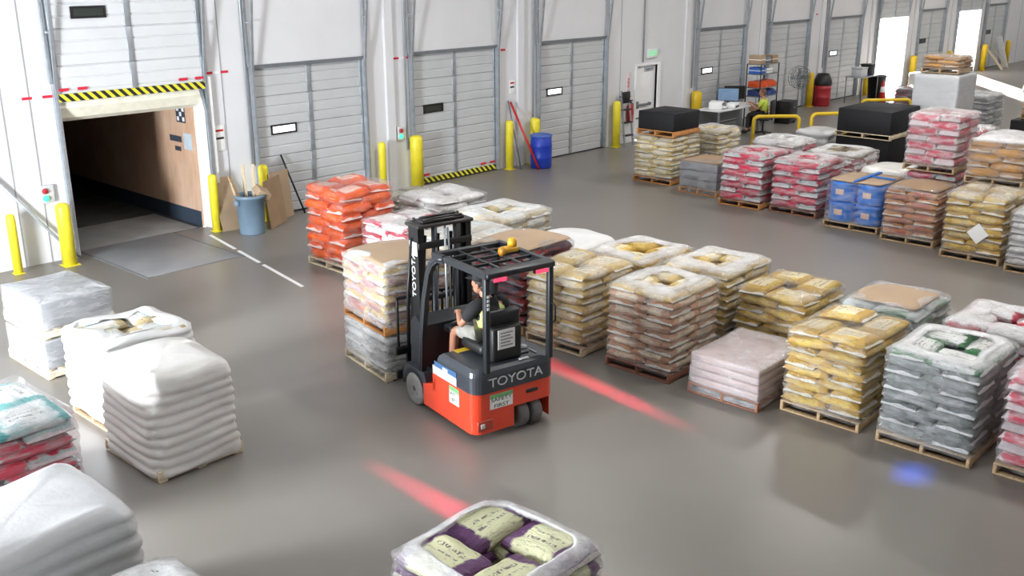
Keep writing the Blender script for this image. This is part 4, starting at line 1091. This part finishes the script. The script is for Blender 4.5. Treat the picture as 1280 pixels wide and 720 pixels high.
# fire extinguisher
r = thing('fire_extinguisher', 'red fire extinguisher on the wall left of the exit door', 'fire extinguisher', (23.75, -.095, .62))
MB().lathe([(.08, 0), (.09, .02), (.09, .42), (.06, .5), (.03, .52)], 18).build('cylinder', REDP, r)
MB().box(-.03, .03, .08, .0945, .1, .45).build('wall_bracket', DARKST, r)
MB().rbox(-.03, .03, -.03, .03, .52, .58, .01).rbox(-.02, .10, -.015, .015, .58, .62, .008).build('valve', BLACK, r)
MB().tube([(.03, 0, .55), (.13, 0, .5), (.12, -.02, .2)], .014, 8).build('hose', BLACK, r)
# step ladder, folded
r = thing('step_ladder', 'folded aluminium stepladder with black treads by the fourth dock door', 'ladder', (23.36, -.36, 0))
for s in (-1, 1):
    MB().bar((s * .2, -.02, 0), (s * .16, .18, 1.55), .03, .05).build('rail', STEEL, r)
for k in range(4):
    z = .3 + k * .36; MB().rbox(-.18, .18, -.05 + z * .13 - .04, .05 + z * .13, z - .012, z + .02, .008).build('tread', BLACK, r)
MB().rbox(-.16, .16, .10, .15, 1.2, 1.52, .01).build('tray', BLACK, r)
# blue drum
r = thing('plastic_drum', 'bright blue plastic drum standing against the dock wall', 'drum', (19.28, -.62, 0))
RB = M('royal_blue_plastic', (.012, .045, .42), .4, var=.06)
MB().lathe([(.25, 0), (.27, .03), (.275, .24), (.285, .27), (.275, .30), (.275, .54), (.285, .57), (.275, .60), (.265, .78), (.24, .81)], 28).build('barrel', RB, r)
MB().lathe([(.275, .79), (.285, .80), (.285, .83), (.262, .845), (.25, .825), (.001, .825)], 28).build('lid', M('pale_blue_plastic', (.06, .14, .5), .4), r)
# red pole and grey pole leaning
tag(MB().tube([(19.0, -.80, .0), (18.74, -.06, 1.66)], .03, 10).build('pole', REDP), 'long red pole leaning on the wall left of the blue drum', 'pole')
tag(MB().tube([(18.74, -.42, .0), (18.68, -.04, 1.70)], .022, 10).build('pole', DARKST), 'grey pole leaning beside the red pole', 'pole')
# waste bin with timber and cardboard
r = thing('waste_bin', 'grey-blue round waste bin full of timber by the open dock', 'bin', (10.52, -.86, 0))
BIN = M('grey_blue_plastic', (.16, .235, .31), .5, var=.06)
MB().lathe([(.235, 0), (.24, .02), (.275, .70), (.295, .70), (.298, .76), (.275, .765), (.265, .74), (.225, .06), (.001, .05)], 30).build('bin_body', BIN, r)
for s in (-1, 1): MB().rbox(s * .30 - .03, s * .30 + .03, -.06, .06, .58, .68, .015).build('bin_handle', BIN, r)
STRIPE = [((-.1, .05, .1), (-.32, .12, 1.02)), ((.05, -.05, .1), (.2, .12, 1.30)), ((.02, .1, .1), (.08, .3, 1.28)), ((-.02, 0, .1), (-.2, .35, 1.1))]
for k, (p, q) in enumerate(STRIPE):
    p = Vector(p) + Vector((10.52, -.86, 0)); q = Vector(q) + Vector((10.52, -.86, 0))
    tag(MB().bar(p, q, .09 if k else .05, .022).build('timber_offcut', WOODP if k != 3 else WOOD), ['short dark timber strip leaning left in the grey bin', 'broad pale board standing highest in the grey bin', 'pale board standing behind the tallest board in the grey bin', 'narrow board leaning back in the grey bin'][k], 'timber', 'timber offcuts in the waste bin')
tag(MB().at(Matrix.Translation((10.62, -.88, .78)) @ Matrix.Rotation(.5, 4, 'Y') @ Matrix.Rotation(.4, 4, 'X')).rbox(-.02, .26, -.16, .12, .0, .14, .006).build('cardboard_box', CARD), 'small open cardboard carton stuffed in the top of the grey bin', 'box')
tag(MB().bar((10.36, -.42, .0), (10.40, -.05, 1.0), .012, .42, (1, 0, 0)).build('cardboard_sheet', CARD), 'flat cardboard sheet leaning on the wall left behind the grey bin', 'cardboard')
tag(MB().at(Matrix.Translation((11.22, -.74, 0)) @ Matrix.Rotation(.55, 4, 'Z') @ Matrix.Rotation(-.12, 4, 'X')).box(-.38, .38, -.01, .008, 0.003, .95).build('cardboard_sheet', CARD2), 'large brown cardboard panel standing right of the grey bin', 'cardboard')
tag(MB().at(Matrix.Translation((11.62, -.36, 0)) @ Matrix.Rotation(.3, 4, 'Z') @ Matrix.Rotation(-.1, 4, 'X')).box(-.3, .3, -.01, .008, 0.003, .98).build('cardboard_sheet', CARD), 'pale cardboard panel behind the large brown one by the second dock door', 'cardboard')
tag(MB().tube([(12.15, -.32, .02), (11.85, -.03, 1.25)], .02, 8).build('pry_bar', BLACK), 'dark steel bar leaning on the second dock door', 'bar')

# ------------------------------------------------------------------ work corner
r = thing('desk', 'white-topped work desk below the fifth dock door', 'desk', (27.2, -1.35, 0))
MB().rbox(-1.3, 1.1, -.4, .4, .80, .84, .01).build('desk_top', M('desk_white', (.72, .73, .74), .5), r)
for sx in (-1.25, 1.05):
    for sy in (-.35, .35): MB().box(sx - .03, sx + .03, sy - .03, sy + .03, 0, .8).build('leg', DARKST, r)
MB().box(-1.2, 1.0, .33, .36, .35, .78).build('modesty_panel', DARKST, r)
for k, (x, y, m, rzz) in enumerate(((27.15, -1.25, M('blue_screen', (.20, .32, .50), .3), -1.0), (27.75, -1.1, BLACK, -.8))):
    r = thing('monitor', ['monitor with blue-grey screen on the desk', 'dark monitor behind the seated person'][k], 'monitor', (x, y, .841), rzz)
    MB().rbox(-.32, .32, -.02, .02, .14, .54, .01).build('casing', BLACK, r); MB().box(-.30, .30, -.024, -.02, .16, .52).build('screen', m, r)
    MB().rbox(-.12, .12, -.1, .1, 0, .02, .006).box(-.02, .02, -.01, .03, .02, .2).build('stand', BLACK, r)
r = thing('printer', 'white printer at the left end of the desk', 'printer', (26.35, -1.35, .841), .4)
MB().rbox(-.24, .24, -.2, .2, 0, .22, .03).build('casing', WHITEP, r); MB().rbox(-.18, .18, -.3, -.2, .05, .08, .01).build('paper_tray', WHITEP, r); MB().box(-.2, .2, -.202, -.198, .12, .18).build('front_panel', BLACK, r)
r = thing('printer', 'second small white printer below the monitors', 'printer', (26.85, -1.6, .841), .2)
MB().rbox(-.2, .2, -.15, .15, 0, .16, .03).build('casing', WHITEP, r); MB().box(-.15, .15, -.152, -.148, .03, .08).build('slot', BLACK, r)
for k, (x, y) in enumerate(((26.0, -1.70), (27.55, -1.62), (27.9, -1.6))):
    tag(MB().at(Matrix.Rotation(.3 * k, 4, 'Z')).box(-.14, .14, -.1, .1, 0, .012).build('paper_stack', PAPER, None, (x, y, .841)), ['papers at the left front corner of the desk', 'papers in front of the seated person', 'papers at the right end of the desk'][k], 'papers')
r = thing('office_chair', 'black office chair under the person at the desk', 'chair', (27.75, -2.15, 0), .2)
MB().rbox(-.24, .24, -.24, .24, .44, .52, .03).build('seat', BLACK, r); MB().rbox(-.22, .22, -.30, -.24, .6, 1.05, .03).box(-.03, .03, -.29, -.25, .45, .65).build('backrest', BLACK, r)
b = MB().tube([(0, 0, .06), (0, 0, .45)], .03, 8)
for k in range(5): b.bar((0, 0, .08), (.28 * math.cos(1.256 * k), .28 * math.sin(1.256 * k), .05), .04, .03)
b.build('star_base', BLACK, r)
desk_pose = dict(hip=(0, 0, .62), waist=(0, .0, .76), chest=(0, .03, .95), neckb=(0, .05, 1.08), neck=(0, .06, 1.13), head=(0, .09, 1.24), hyaw=.2, hpitch=-.15,
    shl=(-.20, .03, 1.02), ell=(-.26, .14, .78), wrl=(-.14, .40, .90), shr=(.20, .03, 1.02), elr=(.26, .14, .78), wrr=(.14, .40, .90), curl=.5,
    hpl=(-.10, .06, .60), knl=(-.13, .44, .60), anl=(-.13, .46, .12), tol=(-.13, .58, .055), hpr=(.10, .06, .60), knr=(.13, .44, .60), anr=(.13, .46, .12), tor=(.13, .58, .055))
person('person in a bright lime vest seated at the desk', (27.75, -2.17, 0), .25, desk_pose, HIVIS, HIVIS, BLKCLOTH, BLACK, M('auburn_hair', (.16, .06, .03), .6), shorts=False)
r = thing('shelf_rack', 'black wire shelf rack with parts bins beside the desk', 'shelf', (29.4, -1.1, 0))
for sx in (-.55, .55):
    for sy in (-.25, .25): MB().tube([(sx, sy, 0), (sx, sy, 1.95)], .02, 8).build('post', BLACK, r)
for z in (.25, .93, 1.2, 1.62, 1.93): MB().rbox(-.56, .56, -.26, .26, z, z + .03, .005).build('shelf', DARKST, r)
def bins(z, cols, lab, h=.18, n=4):
    for k in range(n):
        x = 29.4 - .40 + k * .27
        q = tag(MB().prism([(-.23, 0), (-.18, 0), (.2, 0), (.2, h), (-.1, h), (-.23, h * .55)], -.12, .12, 'x').build('parts_bin', cols, None, (x, -1.1, z + .031)), lab[k], 'bin', 'parts bins on the rack')
BINO = M('orange_bin_plastic', (.7, .09, .02), .4); BINB = M('navy_bin_plastic', (.03, .06, .22), .4); CARDB = CARD2
ordn = ['leftmost', 'second from left', 'second from right', 'rightmost']
bins(1.2, BINO, [f'{o_} orange parts bin on the middle shelf of the rack' for o_ in ordn])
bins(.93, BINB, [f'{o_} navy parts bin on the shelf below the orange bins' for o_ in ordn])
for k, (x, m, z, s) in enumerate(((29.0, CARD, 1.961, .26), (29.35, DARKST, 1.961, .2), (29.8, CARD2, 1.961, .22), (29.05, M('blue_box', (.03, .12, .45), .5), 1.651, .2), (29.5, PAPER, 1.651, .15), (29.2, CARD2, .281, .3), (29.7, CARD, .281, .28))):
    b = MB().rbox(-.17, .17, -.2, .2, 0, s, .01); b.mat(1).box(-.172, .172, -.202, .202, s * .45, s * .55)
    tag(b.build('carton', [m, PAPER if m is not PAPER else DARKST], None, (x, -1.1, z)), ['tan carton on top of the shelf rack at its left', 'dark carton in the middle of the rack top', 'brown carton at the right of the rack top', 'blue box on the upper shelf of the rack', 'white box on the upper shelf of the rack', 'brown carton on the bottom shelf of the rack', 'tan carton at the right of the bottom rack shelf'][k], 'box', 'cartons on the shelf rack')
r = thing('pedestal_fan', 'round wire pedestal fan standing before the sixth dock door', 'fan', (31.3, -1.4, 0), -.6)
MB().lathe([(.25, 0), (.25, .03), (.03, .05)], 20).tube([(0, 0, .04), (0, 0, 1.15)], .022, 8).build('stand', DARKST, r)
b = MB(); cz = 1.38
for rad in (.36, .30, .22, .14):
    for yy in ((-.09, .09) if rad > .3 else (-.10,)):
        b.tube([(rad * math.cos(2 * PI * k / 24), yy, cz + rad * math.sin(2 * PI * k / 24)) for k in range(25)], .009, 6, False)
for k in range(16):
    q = 2 * PI * k / 16; b.tube([(.05 * math.cos(q), -.11, cz + .05 * math.sin(q)), (.36 * math.cos(q), -.09, cz + .36 * math.sin(q)), (.36 * math.cos(q), .09, cz + .36 * math.sin(q)), (.05 * math.cos(q), .11, cz + .05 * math.sin(q))], .005, 5)
b.build('guard_cage', DARKST, r)
b = MB(); b.tube([(0, -.05, cz), (0, .16, cz)], .06, 10)
for k in range(4):
    q = PI / 2 * k; b.at(Matrix.Translation((0, 0, cz)) @ Matrix.Rotation(q, 4, 'Y') @ Matrix.Rotation(.4, 4, 'X')).rbox(.05, .30, -.006, .006, -.07, .07, .004)
b.at(); b.build('fan_blades', M('grey_blade', (.3, .31, .32), .4, .5), r)
r = thing('tool_cabinet', 'black floor cabinet left of the pedestal fan', 'cabinet', (30.38, -1.5, 0), .1)
MB().rbox(-.33, .33, -.25, .25, .05, .72, .02).build('body', BLACK, r); MB().rbox(-.28, .28, -.262, -.25, .1, .66, .01).build('cabinet_door', DKGREY2, r); MB().rbox(-.05, .05, -.275, -.26, .5, .53, .004).build('door_handle', STEEL, r)
for sx in (-.27, .27): MB().box(sx - .03, sx + .03, -.22, .22, 0, .05).build('foot', BLACK, r)
r = thing('waste_drum', 'red drum lined with a black bag beside the yellow post', 'drum', (35.02, -.42, 0))
MB().lathe([(.3, 0), (.31, .02), (.31, .3), (.325, .32), (.31, .34), (.31, .62), (.325, .64), (.31, .66), (.31, .82)], 24).build('barrel', M('dark_red_paint', (.38, .02, .03), .45), r)
MB().lathe([(.315, .74), (.33, .78), (.32, .9), (.26, 1.06), (.2, 1.16), (.08, 1.14), (.001, 1.0)], 16).build('liner_bag', BLACK, r)
# hoop barriers
def hoop(p, q, h, label, rr=.05):
    p = Vector(p); q = Vector(q); d = (q - p); c = .14
    u = d.normalized()
    pts = [p, p + Vector((0, 0, h - c))]
    for k in range(1, 7):
        t = PI / 2 * k / 6; pts.append(p + u * (c - c * math.cos(t)) + Vector((0, 0, h - c + c * math.sin(t))))
    for k in range(0, 7):
        t = PI / 2 * k / 6; pts.append(q - u * (c - c * math.sin(t)) + Vector((0, 0, h - c + c * math.cos(t))))
    pts.append(q)
    r = thing('hoop_barrier', label, 'barrier', ((p + q) / 2)[:], 0, 'yellow hoop barriers')
    m = (p + q) / 2
    MB().tube([x - m for x in pts], rr, 12).build('hoop', YELO, r)
    for e in (p, q): MB().rbox(-.1, .1, -.1, .1, 0, .015, .004).build('foot_plate', YELO, r, tuple(e - m))
hoop((25.6, -3.05, 0), (26.55, -3.95, 0), .85, 'yellow hoop barrier before the person at the desk')
hoop((26.5, -4.35, 0), (27.3, -5.0, 0), .95, 'tall yellow hoop barrier left of the black boxed pallets')
hoop((31.8, -3.4, 0), (33.0, -4.5, 0), .75, 'distant yellow hoop barrier above the black boxed pallets')
# wire table with bins by the first open dock
r = thing('work_table', 'light steel table near the first bright open dock door', 'table', (36.9, -1.05, 0))
MB().rbox(-.7, .7, -.35, .35, .95, .98, .006).build('table_top', STEEL, r)
for sx in (-.66, .66):
    for sy in (-.31, .31): MB().tube([(sx, sy, 0), (sx, sy, .95)], .02, 6).build('leg', DARKST, r)
r = thing('storage_tote', 'pale tote box on the left of the steel table', 'box', (36.62, -1.05, .981))
MB().rbox(-.25, .25, -.2, .2, 0, .28, .02).build('body', M('tote_grey', (.55, .56, .57), .5), r); MB().rbox(-.27, .27, -.22, .22, .28, .32, .01).build('lid', M('tote_grey', (.55, .56, .57), .5), r)
r = thing('storage_tote', 'dark tote box on the right of the steel table', 'box', (37.3, -1.05, .981))
MB().rbox(-.18, .18, -.2, .2, 0, .36, .02).build('body', DKGREY2, r); MB().rbox(-.2, .2, -.22, .22, .36, .4, .01).build('lid', BLACK, r)
r = thing('waste_bin', 'large black bin right of the steel table', 'bin', (38.1, -1.1, 0))
MB().lathe([(.28, 0), (.34, .85), (.36, .85), (.36, .9), (.33, .9), (.27, .1), (.001, .08)], 20).build('bin_body', BLACK, r); MB().tube([(.36, -.1, .75), (.42, 0, .75), (.36, .1, .75)], .02, 6).build('bin_handle', BLACK, r)
r = thing('traffic_marker', 'small red and white cone before the steel table', 'cone', (37.2, -1.75, 0))
MB().mat(0).lathe([(.16, .03), (.10, .4)], 16).lathe([(.075, .6), (.03, .8), (.02, .82)], 16).mat(1).lathe([(.10, .4), (.075, .6)], 16).build('cone_body', [REDP, PAPER], r); MB().rbox(-.2, .2, -.2, .2, 0, .03, .005).build('base', BLACK, r)
# items by the last dock
tag(MB().bar((53.0, -.9, 0), (52.75, -.1, 1.0), .03, .3, (1, 0, 0)).build('timber_board', WOODP), 'pale board leaning by the second bright open dock', 'board')
tag(MB().bar((53.6, -1.0, 0), (53.3, -.1, 1.1), .03, .08, (1, 0, 0)).build('timber_board', WOODP), 'narrow pale board leaning beside the wider one by the last dock', 'board')
tag(MB().bar((54.3, -.6, 0), (54.2, -.15, 1.5), .25, .1, (1, 0, 0)).build('rolled_film', MILKY), 'white roll of film standing before the last dock door', 'film roll')
# scrap of film on the floor near the low pink load and in front
def scrap(x, y, s, label, seed):
    rnd = random.Random(seed); b = MB(); n = 9; vs = []; fs = []
    for i in range(n):
        for j in range(4):
            vs.append((s * (i / n - .5) + rnd.uniform(-.02, .02), .22 * s * (j / 3 - .5) * (1 + .5 * math.sin(i * 1.3)) + .06 * math.sin(i * .9), .003 + .025 * rnd.random() * (0 < i < n - 1)))
    for i in range(n - 1):
        for j in range(3): fs.append((i * 4 + j, (i + 1) * 4 + j, (i + 1) * 4 + j + 1, i * 4 + j + 1))
    b.add(vs, fs, True); o = b.build('film_scrap', MILKYG, None, (x, y, 0))
    md = o.modifiers.new('t', 'SOLIDIFY'); md.thickness = .002
    return tag(o, label, 'plastic scrap')
scrap(10.75, -12.395, .5, 'crumpled film scrap at the foot of the low pink load', 1)
o = scrap(4.35, -12.1, .3, 'thin wisp of film on the floor left of the purple load', 2); o.scale = (1, .35, 1); o.rotation_euler = (0, 0, 1.)

# ------------------------------------------------------------------ lights
def area(name, loc, direc, sx, sy, power, col=(1, 1, 1), spread=180):
    d = bpy.data.lights.new(name, 'AREA'); d.shape = 'RECTANGLE'; d.size = sx; d.size_y = sy; d.energy = power; d.color = col; d.spread = math.radians(spread)
    o = bpy.data.objects.new(name, d); COL.objects.link(o); o.location = loc
    o.rotation_euler = Vector(direc).to_track_quat('-Z', 'Y').to_euler(); return o
DAY = area('side_door_daylight', (X0 - .1, (LY0 + LY1) / 2, 1.95), (1, 0.0, -.02), LY1 - LY0, 3.0, 3000, (.90, .95, 1.))
for ix, x in enumerate((3, 13, 23, 33, 44, 55)):
    for iy, y in enumerate((-7.0, -14.0, -21.5)):
        if (x == 3 and y > -20) or (y < -20 and x > 40): continue
        area('high_bay_lamp', (x, y, ZC - .35), (0, 0, -1), .5, 2.4, (300 if y > -10 else 240 if y > -20 else 70) if x > 8 else 60, (1, .975, .94))
sd = bpy.data.lights.new('sun', 'SUN'); sd.energy = 55; sd.angle = math.radians(.6); sd.color = (1, .96, .9)
so = bpy.data.objects.new('sun', sd); COL.objects.link(so); so.rotation_euler = Vector((-1, -.72, -.36)).to_track_quat('-Z', 'Y').to_euler()
wd = bpy.data.worlds.new('sky'); scn.world = wd; wd.use_nodes = True
bg = wd.node_tree.nodes['Background']; bg.inputs[0].default_value = (.93, .97, 1, 1); bg.inputs[1].default_value = 6.0

# forklift zone lights: each lens throws one narrow red line on the floor
def zone_light(name, loc, target, power, col, line_dir, half, length, soft=.5):
    """spot whose lens shapes the beam into a band: angle across the band and along it set in the lamp's own axes"""
    d = bpy.data.lights.new(name, 'SPOT'); d.energy = power; d.color = col; d.spot_size = math.radians(110); d.spot_blend = .1; d.shadow_soft_size = .01
    o = bpy.data.objects.new(name, d); COL.objects.link(o); o.location = loc
    f = (Vector(target) - Vector(loc)).normalized(); z = -f
    y = Vector(line_dir); y = (y - z * y.dot(z)).normalized(); x = y.cross(z)
    o.matrix_world = Matrix.Translation(loc) @ Matrix((x, y, z)).transposed().to_4x4()
    d.use_nodes = True; nt = d.node_tree
    em = next(n for n in nt.nodes if n.type == 'EMISSION')
    nrm = N(nt, 'ShaderNodeTexCoord').outputs['Normal']; s = N(nt, 'ShaderNodeSeparateXYZ'); L(nt, nrm, s.inputs[0])
    az = math_n(nt, 'ABSOLUTE', s.outputs[2])
    tx = math_n(nt, 'ABSOLUTE', math_n(nt, 'DIVIDE', s.outputs[0], az)); ty = math_n(nt, 'ABSOLUTE', math_n(nt, 'DIVIDE', s.outputs[1], az))
    a = math_n(nt, 'SUBTRACT', 1, ramp(nt, tx, half * (1 - soft), half)); b = math_n(nt, 'SUBTRACT', 1, ramp(nt, ty, length * .15, length))
    L(nt, math_n(nt, 'MULTIPLY', a, b), em.inputs['Strength'])
    return o
A = fk_world(-.47, -.12, 1.8); B = fk_world(.47, -.12, 1.8)
zone_light('zone_lamp_beam', A, (5.84, -11.8, 0), 850, (1, .015, .07), (.05, 1, 0), .075, 1.15, .85)
zone_light('zone_lamp_beam', B, (9.19, -10.1, 0), 900, (1, .015, .07), (.17, 1, 0), .07, 1.35, .85)
zone_light('blue_spot_beam', fk_world(.1, -.12, 1.86), (9.51, -14.23, 0), 7000, (.0, .12, 1), (1, .3, 0), .024, .075, .95)

# ------------------------------------------------------------------ camera
YAW, PIT, ROL, FPX = math.radians(47.05980855), math.radians(17.73123973), math.radians(-.17850972), 1263.633846
fw = Vector((math.sin(YAW) * math.cos(PIT), math.cos(YAW) * math.cos(PIT), -math.sin(PIT)))
r0 = Vector((math.cos(YAW), -math.sin(YAW), 0)); u0 = r0.cross(fw)
rr = r0 * math.cos(ROL) + u0 * math.sin(ROL); uu_ = u0 * math.cos(ROL) - r0 * math.sin(ROL)
cd = bpy.data.cameras.new('camera'); cd.sensor_width = 36; cd.sensor_fit = 'HORIZONTAL'; cd.lens = FPX * 36 / 1280; cd.clip_end = 300
cam = bpy.data.objects.new('camera', cd); COL.objects.link(cam)
cam.matrix_world = Matrix.Translation((0, -17.5322059, 4.94621856)) @ Matrix((rr, uu_, -fw)).transposed().to_4x4()
scn.camera = cam
scn.view_settings.view_transform = 'Standard'; scn.view_settings.look = 'None'; scn.view_settings.exposure = 0.12; scn.view_settings.gamma = 1
scn.view_settings.use_curve_mapping = False
scn.cycles.transparent_max_bounces = 24
